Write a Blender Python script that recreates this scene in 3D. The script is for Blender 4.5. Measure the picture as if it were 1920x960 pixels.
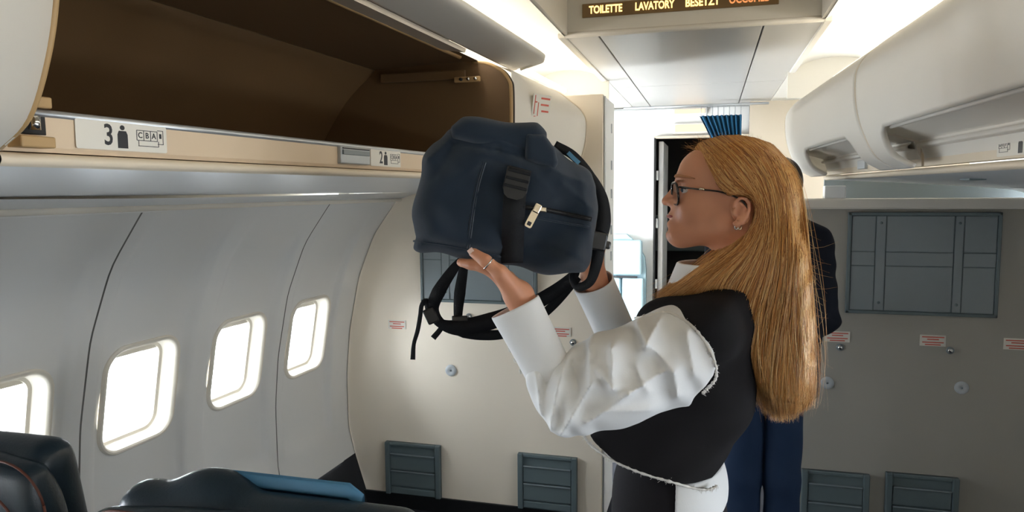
import bpy, bmesh, math, random
import numpy as np
from mathutils import Vector, Matrix

random.seed(7); RNG = np.random.default_rng(7)
for o in list(bpy.data.objects): bpy.data.objects.remove(o, do_unlink=True)
SC = bpy.context.scene
COL = SC.collection
H = 1.62            # camera height above the cabin floor
XC = -0.11          # cabin centre line

# ---------------------------------------------------------------- camera
F_PX = 1352.0
_a, _p, _r = math.radians(15.42), math.radians(-5.2), math.radians(-0.434)
_right = Vector((math.cos(_a), math.sin(_a), 0)); _fwd = Vector((-math.sin(_a)*math.cos(_p), math.cos(_a)*math.cos(_p), math.sin(_p)))
_up = _right.cross(_fwd)
CR = _right*math.cos(_r) + _up*math.sin(_r); CU = _up*math.cos(_r) - _right*math.sin(_r); CF = _fwd
cam_d = bpy.data.cameras.new('camera'); cam = bpy.data.objects.new('camera', cam_d); COL.objects.link(cam)
cam_d.sensor_width = 36; cam_d.lens = F_PX/1920*36; cam_d.clip_start = 0.02
m = Matrix((CR, CU, -CF)).transposed().to_4x4(); m.translation = (0, 0, H); cam.matrix_world = m
SC.camera = cam

# ---------------------------------------------------------------- world and exposure
w = bpy.data.worlds.new('sky'); SC.world = w; w.use_nodes = True
bg = w.node_tree.nodes['Background']; bg.inputs[0].default_value = (0.93, 0.97, 1.0, 1); bg.inputs[1].default_value = 28.0
SC.view_settings.view_transform = 'Standard'; SC.view_settings.look = 'None'
SC.view_settings.gamma = 1.0; SC.view_settings.use_curve_mapping = False
SC.view_settings.exposure = 0.5
SC.cycles.use_denoising = True
SC.cycles.max_bounces = 10; SC.cycles.diffuse_bounces = 6; SC.cycles.glossy_bounces = 4
SC.cycles.transparent_max_bounces = 16; SC.cycles.sample_clamp_indirect = 6.0; SC.cycles.caustics_reflective = False; SC.cycles.caustics_refractive = False

def portal(loc, normal, sx, sy):
    """light portal that guides the sky's own light through a real opening"""
    l = bpy.data.lights.new('window_portal', 'AREA'); l.shape = 'RECTANGLE'; l.size = sx; l.size_y = sy; l.cycles.is_portal = True
    o = bpy.data.objects.new('window_portal', l); COL.objects.link(o)
    o.location = loc; o.rotation_euler = Vector(normal).to_track_quat('-Z', 'Y').to_euler()
    return o

# ---------------------------------------------------------------- pixel helper (measuring only; 1920x960 frame)
def ray(x, y):
    return CR*((x-960)/F_PX) + CU*(-(y-480)/F_PX) + CF
def atY(x, y, Y):
    r = ray(x, y); v = r*(Y/r.y); v.z += H; return v

# ---------------------------------------------------------------- materials
def srgb(r, g, b):
    f = lambda c: (c/255/12.92) if c/255 <= .04045 else ((c/255+.055)/1.055)**2.4
    return (f(r), f(g), f(b))
MATS = {}
def mat(name, col, rough=.5, metal=0.0, bump=0.0, scale=200.0, var=0.0, vscale=8.0, spec=.5, sheen=0.0, coat=0.0, emit=None, estr=0.0, alpha=1.0, weave=0.0, sss=0.0, aniso=0.0):
    mt = bpy.data.materials.new(name); mt.use_nodes = True; nt = mt.node_tree; b = nt.nodes['Principled BSDF']
    b.inputs['Base Color'].default_value = (*col, 1); b.inputs['Roughness'].default_value = rough; b.inputs['Metallic'].default_value = metal
    b.inputs['Specular IOR Level'].default_value = spec
    if sheen: b.inputs['Sheen Weight'].default_value = sheen
    if coat: b.inputs['Coat Weight'].default_value = coat
    if sss:
        b.inputs['Subsurface Weight'].default_value = sss; b.inputs['Subsurface Radius'].default_value = (.012, .005, .003); b.inputs['Subsurface Scale'].default_value = 1.0
    if aniso: b.inputs['Anisotropic'].default_value = aniso
    if emit: b.inputs['Emission Color'].default_value = (*emit, 1); b.inputs['Emission Strength'].default_value = estr
    tc = nt.nodes.new('ShaderNodeTexCoord')
    if var:
        n = nt.nodes.new('ShaderNodeTexNoise'); n.inputs['Scale'].default_value = vscale; n.inputs['Detail'].default_value = 5
        nt.links.new(tc.outputs['Object'], n.inputs['Vector'])
        mx = nt.nodes.new('ShaderNodeMix'); mx.data_type = 'RGBA'; nt.links.new(n.outputs['Fac'], mx.inputs['Factor'])
        mx.inputs['A'].default_value = (*[c*(1-var) for c in col], 1); mx.inputs['B'].default_value = (*[min(1, c*(1+var)) for c in col], 1)
        nt.links.new(mx.outputs['Result'], b.inputs['Base Color'])
    if bump:
        bn = nt.nodes.new('ShaderNodeBump'); bn.inputs['Strength'].default_value = bump; bn.inputs['Distance'].default_value = .002
        if weave:
            x = nt.nodes.new('ShaderNodeTexWave'); x.inputs['Scale'].default_value = weave; x.inputs['Distortion'].default_value = 1.5; x.bands_direction = 'X'
            y = nt.nodes.new('ShaderNodeTexWave'); y.inputs['Scale'].default_value = weave; y.inputs['Distortion'].default_value = 1.5; y.bands_direction = 'Z'
            ad = nt.nodes.new('ShaderNodeMath'); ad.operation = 'ADD'
            nt.links.new(tc.outputs['Object'], x.inputs['Vector']); nt.links.new(tc.outputs['Object'], y.inputs['Vector'])
            nt.links.new(x.outputs['Fac'], ad.inputs[0]); nt.links.new(y.outputs['Fac'], ad.inputs[1]); nt.links.new(ad.outputs[0], bn.inputs['Height'])
        else:
            n2 = nt.nodes.new('ShaderNodeTexNoise'); n2.inputs['Scale'].default_value = scale; n2.inputs['Detail'].default_value = 4
            nt.links.new(tc.outputs['Object'], n2.inputs['Vector']); nt.links.new(n2.outputs['Fac'], bn.inputs['Height'])
        nt.links.new(bn.outputs['Normal'], b.inputs['Normal'])
    MATS[name] = mt; return mt
def emission(name, col, s):
    mt = bpy.data.materials.new(name); mt.use_nodes = True; nt = mt.node_tree; nt.nodes.clear()
    e = nt.nodes.new('ShaderNodeEmission'); o = nt.nodes.new('ShaderNodeOutputMaterial'); e.inputs[0].default_value = (*col, 1); e.inputs[1].default_value = s
    nt.links.new(e.outputs[0], o.inputs[0]); MATS[name] = mt; return mt
def thin_glass(name, tint=(1, 1, 1), gl=.05):
    mt = bpy.data.materials.new(name); mt.use_nodes = True; nt = mt.node_tree; nt.nodes.clear()
    t = nt.nodes.new('ShaderNodeBsdfTransparent'); t.inputs[0].default_value = (*tint, 1); g = nt.nodes.new('ShaderNodeBsdfGlossy'); g.inputs['Roughness'].default_value = .04
    fr = nt.nodes.new('ShaderNodeFresnel'); fr.inputs[0].default_value = 1.45
    mx = nt.nodes.new('ShaderNodeMixShader'); o = nt.nodes.new('ShaderNodeOutputMaterial')
    mt_ = nt.nodes.new('ShaderNodeMath'); mt_.operation = 'MULTIPLY'; mt_.inputs[1].default_value = gl*10
    nt.links.new(fr.outputs[0], mt_.inputs[0]); nt.links.new(mt_.outputs[0], mx.inputs[0]); nt.links.new(t.outputs[0], mx.inputs[1]); nt.links.new(g.outputs[0], mx.inputs[2]); nt.links.new(mx.outputs[0], o.inputs[0])
    MATS[name] = mt; return mt

mat('sidewall', srgb(222, 221, 218), .45, bump=.05, scale=400, var=.02, vscale=3)
mat('wframe', srgb(233, 226, 212), .4, var=.02)
mat('bin', srgb(226, 221, 211), .42, bump=.03, scale=500, var=.015, vscale=3)
mat('cream', srgb(222, 209, 188), .45, var=.02)
mat('sillcream', srgb(218, 196, 168), .5, var=.02)
mat('bulkhead', srgb(242, 231, 214), .55, bump=.12, scale=350, var=.025, vscale=5)
mat('bulkgrey', srgb(168, 165, 156), .5, bump=.12, scale=350, var=.03, vscale=5)
mat('ceil', srgb(222, 218, 208), .4, var=.015, vscale=3)
mat('ceilgrey', srgb(200, 199, 196), .32, var=.02, vscale=2)
mat('cove', srgb(238, 235, 226), .5)
mat('white', srgb(236, 238, 238), .5, var=.015)
mat('binbrown', srgb(104, 79, 50), .62, bump=.15, scale=260, var=.06, vscale=4)
mat('tan', srgb(178, 146, 100), .5, var=.04)
mat('seal', srgb(60, 52, 42), .7)
mat('alu', srgb(196, 200, 204), .36, metal=.75, bump=.03, scale=600, var=.03, vscale=5)
mat('psu', srgb(222, 225, 228), .28, metal=.5, bump=.06, scale=700, var=.03, vscale=4)
mat('steel', srgb(180, 186, 192), .3, metal=.8)
mat('chrome', srgb(215, 215, 215), .16, metal=1)
mat('gold', srgb(212, 200, 178), .2, metal=1)
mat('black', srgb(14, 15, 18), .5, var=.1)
mat('gap', srgb(20, 20, 20), .8)
mat('joint', srgb(96, 94, 90), .8)
mat('dado', srgb(16, 18, 24), .9, bump=.3, scale=900, var=.2, vscale=60)
mat('carpet', srgb(24, 28, 40), .95, bump=.5, scale=900, var=.25, vscale=90)
mat('greypanel', srgb(126, 136, 141), .34, var=.03, bump=.03, scale=300)
mat('greypanel_d', srgb(98, 112, 116), .42, var=.03)
mat('label', srgb(226, 222, 212), .45)
mat('ink', srgb(36, 38, 44), .5)
mat('redink', srgb(206, 92, 74), .6)
mat('disc', srgb(190, 196, 200), .35)
mat('leather', srgb(24, 40, 50), .36, bump=.25, scale=160, var=.12, vscale=9)
mat('piping', srgb(92, 46, 30), .5)
mat('bluecover', srgb(72, 124, 158), .5, var=.05)
mat('curtain', srgb(18, 84, 120), .85, bump=.2, scale=300, var=.12, vscale=20)
mat('jump', srgb(176, 206, 218), .6, var=.04, bump=.1, scale=200)
mat('signback', srgb(132, 106, 68), .4)
emission('signlit', (1.0, .62, .18), 2.2); emission('signdim', (.85, .30, .10), .9)
emission('tube', (1.0, .94, .84), 10.0)
emission('exitlit', (1.0, .66, .34), 1.6)
emission('galleylamp', (1.0, .98, .95), 3.5)
thin_glass('pane', (.98, .99, 1.0), .05)

# ---------------------------------------------------------------- object helpers
def link(o, parent=None):
    COL.objects.link(o)
    if parent is not None: o.parent = parent
    return o
def tag(o, label=None, cat=None, group=None, kind=None):
    if label: o['label'] = label
    if cat: o['category'] = cat
    if group: o['group'] = group
    if kind: o['kind'] = kind
    return o
def empty(name, loc, label=None, cat=None, group=None, kind=None):
    o = bpy.data.objects.new(name, None); o.empty_display_size = .1; o.location = loc; link(o)
    bpy.context.view_layer.update()
    return tag(o, label, cat, group, kind)
def obj(name, v, f, material, parent=None, smooth=False, label=None):
    me = bpy.data.meshes.new(name); me.from_pydata([tuple(p) for p in v], [], f); me.update()
    ms = material if isinstance(material, (list, tuple)) else [material]
    for q in ms: me.materials.append(MATS[q])
    if smooth: me.polygons.foreach_set('use_smooth', [True]*len(me.polygons))
    o = bpy.data.objects.new(name, me); link(o)
    if parent is not None:
        o.parent = parent; o.matrix_parent_inverse = parent_world(parent).inverted()
    if label: o['label'] = label
    return o
def parent_world(p):
    mtx = Matrix.Translation(p.location) @ p.rotation_euler.to_matrix().to_4x4()
    if p.parent: mtx = parent_world(p.parent) @ p.matrix_parent_inverse @ mtx
    return mtx
def bevel_box_vf(c, s, b=.004, seg=2, rot=None):
    bm = bmesh.new(); bmesh.ops.create_cube(bm, size=1)
    for v in bm.verts: v.co = Vector((v.co.x*s[0], v.co.y*s[1], v.co.z*s[2]))
    if b > 0: bmesh.ops.bevel(bm, geom=bm.edges[:], offset=min(b, min(s)*.45), segments=seg, affect='EDGES', profile=.5)
    M = Matrix.Translation(c) @ (rot.to_4x4() if rot else Matrix())
    bm.verts.index_update()
    v = [M @ x.co for x in bm.verts]; f = [[x.index for x in q.verts] for q in bm.faces]; bm.free(); return v, f
def box(name, c, s, material, parent=None, b=.004, rot=None, label=None, seg=2):
    v, f = bevel_box_vf(Vector(c), s, b, seg, rot); return obj(name, v, f, material, parent, False, label)
def sharp(o, deg=35):
    me = o.data; me.polygons.foreach_set('use_smooth', [True]*len(me.polygons)); me.set_sharp_from_angle(angle=math.radians(deg)); return o
def merge(parts):
    V, Fc = [], []
    for v, f in parts:
        k = len(V); V += list(v); Fc += [[i+k for i in q] for q in f]
    return V, Fc
def loft(rings, close=True, capa=False, capb=False):
    n = len(rings[0]); V = [p for r in rings for p in r]; Fc = []
    for i in range(len(rings)-1):
        for j in range(n if close else n-1):
            a = i*n+j; b = i*n+(j+1) % n; Fc.append([a, b, b+n, a+n])
    if capa: Fc.append(list(range(n))[::-1])
    if capb: k = (len(rings)-1)*n; Fc.append([k+j for j in range(n)])
    return V, Fc
def catmull(P, n, closed=False):
    P = [np.asarray(p, float) for p in P]; out = []
    N = len(P)
    segs = N if closed else N-1
    for i in range(segs):
        p0 = P[(i-1) % N] if (closed or i > 0) else 2*P[0]-P[1]
        p1 = P[i]; p2 = P[(i+1) % N]
        p3 = P[(i+2) % N] if (closed or i+2 < N) else 2*P[-1]-P[-2]
        for k in range(n):
            t = k/n
            out.append(.5*((2*p1)+(-p0+p2)*t+(2*p0-5*p1+4*p2-p3)*t*t+(-p0+3*p1-3*p2+p3)*t**3))
    if not closed: out.append(P[-1])
    return np.array(out)
def frames(path, ref=(0, 0, 1)):
    path = np.asarray(path, float); T = np.gradient(path, axis=0); T /= np.linalg.norm(T, axis=1)[:, None]+1e-12
    ref = np.asarray(ref, float); A = []
    prev = None
    for t in T:
        if prev is None:
            a = np.cross(ref, t)
            if np.linalg.norm(a) < 1e-3: a = np.cross((1, 0, 0), t)
        else: a = prev - t*np.dot(prev, t)
        a /= np.linalg.norm(a); prev = a; A.append(a)
    A = np.array(A); B = np.cross(T, A); return T, A, B
def tube_vf(path, r, n=8, closed=False, ref=(0, 0, 1)):
    path = np.asarray(path, float); T, A, B = frames(path, ref)
    rr = np.broadcast_to(np.asarray(r, float), (len(path),))
    rings = [[p + (math.cos(2*math.pi*k/n)*a + math.sin(2*math.pi*k/n)*b)*q for k in range(n)] for p, a, b, q in zip(path, A, B, rr)]
    if closed: rings.append(rings[0])
    return loft(rings, True, not closed, not closed)
def tube(name, path, r, material, parent=None, n=8, closed=False, label=None):
    v, f = tube_vf(path, r, n, closed); return obj(name, v, f, material, parent, True, label)
def ribbon_vf(path, wdir, width, th):
    path = np.asarray(path, float); wdir = np.asarray(wdir, float)
    if wdir.ndim == 1: wdir = np.repeat(wdir[None], len(path), 0)
    width = np.broadcast_to(np.asarray(width, float), (len(path),))
    T = np.gradient(path, axis=0); T /= np.linalg.norm(T, axis=1)[:, None]
    rings = []
    for p, t, wd, q in zip(path, T, wdir, width):
        a = wd - t*np.dot(wd, t); a /= np.linalg.norm(a)+1e-9; b = np.cross(t, a)
        rings.append([p+a*q/2-b*th/2, p+a*q/2+b*th/2, p-a*q/2+b*th/2, p-a*q/2-b*th/2])
    return loft(rings, True, True, True)
def text_vf(body, size, depth=.0006, bold=0.0, align='CENTER', sx=1.0):
    c = bpy.data.curves.new('t', 'FONT'); c.body = body; c.size = size; c.extrude = depth; c.offset = bold; c.align_x = align; c.align_y = 'CENTER'; c.resolution_u = 3
    o = bpy.data.objects.new('t', c); COL.objects.link(o); dg = bpy.context.evaluated_depsgraph_get(); me = bpy.data.meshes.new_from_object(o.evaluated_get(dg))
    v = [Vector((q.co.x*sx, q.co.y, q.co.z)) for q in me.vertices]; f = [list(p.vertices) for p in me.polygons]
    bpy.data.objects.remove(o); bpy.data.curves.remove(c); bpy.data.meshes.remove(me); return v, f
def place(vf, o, ex, ey, ez):
    ex, ey, ez, o = Vector(ex), Vector(ey), Vector(ez), Vector(o)
    return [o+ex*p[0]+ey*p[1]+ez*p[2] for p in vf[0]], vf[1]
def poly_prism(pts, th, o, ex, ey, ez):
    n = len(pts); V = [(p[0], p[1], 0) for p in pts]+[(p[0], p[1], th) for p in pts]
    Fc = [list(range(n))[::-1], [n+i for i in range(n)]]+[[i, (i+1) % n, n+(i+1) % n, n+i] for i in range(n)]
    return place((V, Fc), o, ex, ey, ez)
def rrect(hw, hh, r, n=8):
    out = []
    for cx, cy, a0 in ((hw-r, hh-r, 0), (-hw+r, hh-r, 90), (-hw+r, -hh+r, 180), (hw-r, -hh+r, 270)):
        for k in range(n+1):
            a = math.radians(a0+90*k/n); out.append((cx+r*math.cos(a), cy+r*math.sin(a)))
    return out

# ---------------------------------------------------------------- implicit surfaces (smooth unions meshed with surface nets)
def smin(a, b, k):
    h = np.clip(.5+.5*(b-a)/k, 0, 1); return b*(1-h)+a*h-k*h*(1-h)
def smax(a, b, k): return -smin(-a, -b, k)
def capsule(P, a, b, ra, rb):
    a = np.asarray(a, float); b = np.asarray(b, float); ba = b-a; t = np.clip(((P-a)@ba)/(ba@ba), 0, 1)
    return np.linalg.norm(P-a-t[:, None]*ba, axis=1)-(ra+(rb-ra)*t)
def ellip(P, c, r, R=None):
    q = P-np.asarray(c, float)
    if R is not None: q = q@np.asarray(R).T
    r = np.asarray(r, float); k0 = np.linalg.norm(q/r, axis=1); k1 = np.linalg.norm(q/(r*r), axis=1)
    return k0*(k0-1)/np.maximum(k1, 1e-9)
def rbox(P, c, hs, r, R=None):
    q = P-np.asarray(c, float)
    if R is not None: q = q@np.asarray(R).T
    q = np.abs(q)-(np.asarray(hs, float)-r)
    return np.linalg.norm(np.maximum(q, 0), axis=1)+np.minimum(q.max(1), 0)-r
def poly2d(px_, py_, poly):
    poly = np.asarray(poly, float); n = len(poly); d = np.full(px_.shape, 1e9); s = np.ones(px_.shape)
    for i in range(n):
        a = poly[i]; b = poly[(i+1) % n]; e = b-a; wx = px_-a[0]; wy = py_-a[1]
        t = np.clip((wx*e[0]+wy*e[1])/(e@e+1e-12), 0, 1); dx = wx-e[0]*t; dy = wy-e[1]*t; d = np.minimum(d, dx*dx+dy*dy)
        c1 = py_ >= a[1]; c2 = py_ < b[1]; c3 = e[0]*wy > e[1]*wx
        fl = (c1 & c2 & c3) | (~c1 & ~c2 & ~c3); s = np.where(fl, -s, s)
    return s*np.sqrt(d)
def sdf_mesh(fn, lo, hi, h, slack=.02, B=8):
    lo = np.asarray(lo, float); hi = np.asarray(hi, float)
    nb = np.ceil((hi-lo)/(h*B)).astype(int); n = nb*B+1
    g = np.full(tuple(n), 1.0, np.float32)
    bi = np.stack(np.meshgrid(*[np.arange(k) for k in nb], indexing='ij'), -1).reshape(-1, 3)
    ctr = lo+(bi+.5)*h*B; d = fn(ctr); keep = np.abs(d) < h*B*.87+slack
    for q in bi[(d < 0) & ~keep]:
        g[q[0]*B:(q[0]+1)*B+1, q[1]*B:(q[1]+1)*B+1, q[2]*B:(q[2]+1)*B+1] = -1
    kb = bi[keep]; off = np.stack(np.meshgrid(*[np.arange(B+1)]*3, indexing='ij'), -1).reshape(-1, 3)
    CH = 600
    for i in range(0, len(kb), CH):
        idx = (kb[i:i+CH, None, :]*B+off[None]).reshape(-1, 3); v = fn(lo+idx*h)
        g[idx[:, 0], idx[:, 1], idx[:, 2]] = v
    s = g < 0
    cnt = np.zeros(tuple(n-1), np.uint8)
    for dx in (0, 1):
        for dy in (0, 1):
            for dz in (0, 1): cnt += s[dx:n[0]-1+dx, dy:n[1]-1+dy, dz:n[2]-1+dz]
    act = np.argwhere((cnt > 0) & (cnt < 8))
    idm = np.full(tuple(n-1), -1, np.int32); idm[act[:, 0], act[:, 1], act[:, 2]] = np.arange(len(act))
    cs = [(a, b, c) for a in (0, 1) for b in (0, 1) for c in (0, 1)]
    val = {c: g[act[:, 0]+c[0], act[:, 1]+c[1], act[:, 2]+c[2]] for c in cs}
    acc = np.zeros((len(act), 3)); num = np.zeros(len(act))
    for c in cs:
        for ax in range(3):
            if c[ax] == 0:
                c2 = list(c); c2[ax] = 1; c2 = tuple(c2); a = val[c]; b = val[c2]; cr = (a < 0) != (b < 0)
                t = np.where(cr, a/np.where(cr, a-b, 1), 0); p = np.tile(np.array(c, float), (len(act), 1)); p[:, ax] += t
                acc[cr] += p[cr]; num[cr] += 1
    V = lo+(act+acc/num[:, None])*h; Fc = []
    for ax in range(3):
        sl0 = [slice(None)]*3; sl1 = [slice(None)]*3; sl0[ax] = slice(0, n[ax]-1); sl1[ax] = slice(1, n[ax])
        A = s[tuple(sl0)]; Bq = s[tuple(sl1)]; e = np.argwhere(A != Bq); u, w_ = (ax+1) % 3, (ax+2) % 3
        ok = (e[:, u] > 0) & (e[:, w_] > 0) & (e[:, u] < n[u]-1) & (e[:, w_] < n[w_]-1); e = e[ok]
        if not len(e): continue
        flip = A[e[:, 0], e[:, 1], e[:, 2]]
        def cid(du, dw):
            q = e.copy(); q[:, u] -= du; q[:, w_] -= dw; return idm[q[:, 0], q[:, 1], q[:, 2]]
        q = np.stack([cid(1, 1), cid(0, 1), cid(0, 0), cid(1, 0)], 1); q[~flip] = q[~flip][:, ::-1]; Fc.append(q)
    Fc = np.concatenate(Fc); Fc = Fc[(Fc >= 0).all(1)]
    # one pass of tangential smoothing
    for _ in range(2):
        sm = np.zeros_like(V); c = np.zeros(len(V))
        for k in range(4):
            np.add.at(sm, Fc[:, k], V[Fc[:, (k+1) % 4]]+V[Fc[:, (k+3) % 4]]); np.add.at(c, Fc[:, k], 2)
        V = V*.6+(sm/np.maximum(c, 1)[:, None])*.4
    return V, Fc
def fast_obj(name, V, Fc, material, parent=None, smooth=True, label=None):
    me = bpy.data.meshes.new(name); V = np.asarray(V, np.float32); Fc = np.asarray(Fc, np.int32)
    me.vertices.add(len(V)); me.vertices.foreach_set('co', V.ravel()); k = Fc.shape[1]
    me.loops.add(Fc.size); me.loops.foreach_set('vertex_index', Fc.ravel()); me.polygons.add(len(Fc))
    me.polygons.foreach_set('loop_start', np.arange(len(Fc), dtype=np.int32)*k)
    me.update(calc_edges=True); me.validate()
    ms = material if isinstance(material, (list, tuple)) else [material]
    for q in ms: me.materials.append(MATS[q])
    if smooth: me.polygons.foreach_set('use_smooth', np.ones(len(me.polygons), bool))
    o = bpy.data.objects.new(name, me); link(o)
    if parent is not None: o.parent = parent; o.matrix_parent_inverse = parent_world(parent).inverted()
    if label: o['label'] = label
    return o
# ================================================================ SETTING
YB_L, YB_R, YF = 3.30, 3.40, 5.42      # bulkheads and forward wall
Y0 = -2.35                             # aft end of what is built
PZ = np.array([-1.62, -1.54, -1.36, -1.219, -.936, -.711, -.434, -.216, -.035, .12])
PX = np.array([-1.69, -1.713, -1.769, -1.802, -1.802, -1.780, -1.721, -1.631, -1.496, -1.36])
_fine = np.linspace(-1.62, .12, 240)
_fx = np.interp(_fine, PZ, PX)
for _ in range(30): _fx[1:-1] = (_fx[:-2]+_fx[2:]+2*_fx[1:-1])/4
def wallx(z, y, side=-1):
    """liner x at height z (relative to the eye line) and station y"""
    x = np.interp(z, _fine, _fx) - .0349*(3.3-y)
    return x if side < 0 else 2*XC-x
def sstep(a, b, x):
    t = np.clip((x-a)/(b-a), 0, 1); return t*t*(3-2*t)

# floor ------------------------------------------------------------
fl = box('floor', (XC, 2.4, -.03), (4.4, 9.8, .06), 'carpet', b=0); tag(fl, kind='structure', label='dark navy carpeted cabin floor')

# side walls -------------------------------------------------------
WP = .495; WZ = -.67; HW, HH, WR = .150, .172, .070
def bay_h(dy, z):
    rib = sstep(.172, .205, np.abs(dy)); m = (1-rib)*sstep(-1.20, -1.13, z)*(1-sstep(-.30, -.06, z)); return -.026*m
def bay_vf(yc, side, hw=WP/2, gap=.0025):
    half = hw-gap
    ys = np.unique(np.concatenate([np.linspace(-half, -.168, 8), np.linspace(-.168, .168, 11), np.linspace(.168, half, 8)]).round(5))
    zs = np.unique(np.concatenate([np.linspace(-1.36, WZ-.19, 14), np.linspace(WZ-.19, WZ+.19, 13), np.linspace(WZ+.19, -.035, 14)]).round(5))
    V, idx, Fc = [], {}, []
    def vert(y, z):
        x = wallx(z, yc+y, -1)+bay_h(y, z); 
        if side > 0: x = 2*XC-x
        V.append((x, yc+y, z+H)); return len(V)-1
    for i, y in enumerate(ys):
        for j, z in enumerate(zs): idx[i, j] = vert(y, z)
    inside = lambda i, j: ys[i] >= -.1681 and ys[i+1] <= .1681 and zs[j] >= WZ-.1901 and zs[j+1] <= WZ+.1901
    edge = {}
    for i in range(len(ys)-1):
        for j in range(len(zs)-1):
            q = [idx[i, j], idx[i+1, j], idx[i+1, j+1], idx[i, j+1]]
            if side < 0: q = q
            else: q = q[::-1]
            if not inside(i, j): Fc.append(q)
    i0, i1 = [np.argmin(abs(ys-s)) for s in (-.168, .168)]; j0, j1 = [np.argmin(abs(zs-s)) for s in (WZ-.19, WZ+.19)]
    loop = [(i, j0) for i in range(i0, i1)]+[(i1, j) for j in range(j0, j1)]+[(i, j1) for i in range(i1, i0, -1)]+[(i0, j) for j in range(j1, j0, -1)]
    inner = []
    for i, j in loop:
        y, z = ys[i], zs[j]-WZ; a, b = abs(y), abs(z); k = 0; lo_, hi_ = 0., 1.
        for _ in range(24):
            t = (lo_+hi_)/2; qx, qz = max(a*t-(HW+.004-WR), 0), max(b*t-(HH+.004-WR), 0)
            d = math.hypot(qx, qz)-WR if (qx > 0 or qz > 0) else -1
            if d > 0: hi_ = t
            else: lo_ = t
        inner.append(vert(y*lo_, WZ+z*lo_))
    n = len(loop)
    for k in range(n):
        a, b = idx[loop[k]], idx[loop[(k+1) % n]]; c, d = inner[(k+1) % n], inner[k]
        q = [a, b, c, d]; Fc.append(q if side < 0 else q[::-1])
    return V, Fc
def window(n, yc, side, shut=False):
    sg = 1 if side < 0 else -1
    def ring(off, h, r=WR):
        out = []
        for (y, z) in rrect(HW+off, HH+off, max(r+off, .01), 8):
            x = wallx(WZ+z, yc+y, -1)-.026+h
            out.append((x if side < 0 else 2*XC-x, yc+y, WZ+z+H))
        return out
    prof = [(.012, -.002), (.012, .006), (.008, .011), (.002, .0115), (-.004, .007), (-.007, -.004), (-.010, -.030), (-.014, -.046), (-.024, -.050), (-.026, -.062), (-.034, -.072), (-.036, -.105)]
    v, f = loft([ring(o, h) for o, h in prof])
    fr = obj('window_%d' % n, v, f, 'wframe', None, True); fr.data.set_sharp_from_angle(angle=math.radians(40))
    tag(fr, kind='structure', label='rounded cream cabin window frame in the %s sidewall' % ('left' if side < 0 else 'right'))
    r = ring(-.0335, -.066); obj('pane', r+[(p[0]-sg*.002, p[1], p[2]) for p in r], [list(range(len(r))), [i+len(r) for i in range(len(r))][::-1]], 'pane', fr)
    r = ring(-.0345, -.096); obj('pane', r+[(p[0]-sg*.004, p[1], p[2]) for p in r], [list(range(len(r))), [i+len(r) for i in range(len(r))][::-1]], 'pane', fr)
    # pull-down shade: its lip shows under the head of the frame, or it is drawn
    zt = HH-.012; zb = (-HH+.03) if shut else (HH-.040)
    sv = []
    for z in np.linspace(zb, zt, 9):
        for y in (-(HW-.012), HW-.012):
            x = wallx(WZ+z, yc+y, -1)-.026-.055; sv.append((x if side < 0 else 2*XC-x, yc+y, WZ+z+H))
    obj('shade', sv, [[2*i, 2*i+1, 2*i+3, 2*i+2] for i in range(8)], 'wframe', fr)
    if not shut:
        x = float(wallx(WZ, yc, -1))-.026-.112
        portal((x if side < 0 else 2*XC-x, yc, WZ+H), (sg, 0, 0), .30, .34)
    return fr
WCEN = [2.945-WP*i for i in range(11)]
wl = tag(empty('wall_left', (-1.75, 0, 0)), 'pale grey left cabin sidewall of moulded panels', kind='structure')
wr = tag(empty('wall_right', (1.53, 0, 0)), 'pale grey right cabin sidewall of moulded panels', kind='structure')
nw = 0
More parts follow.
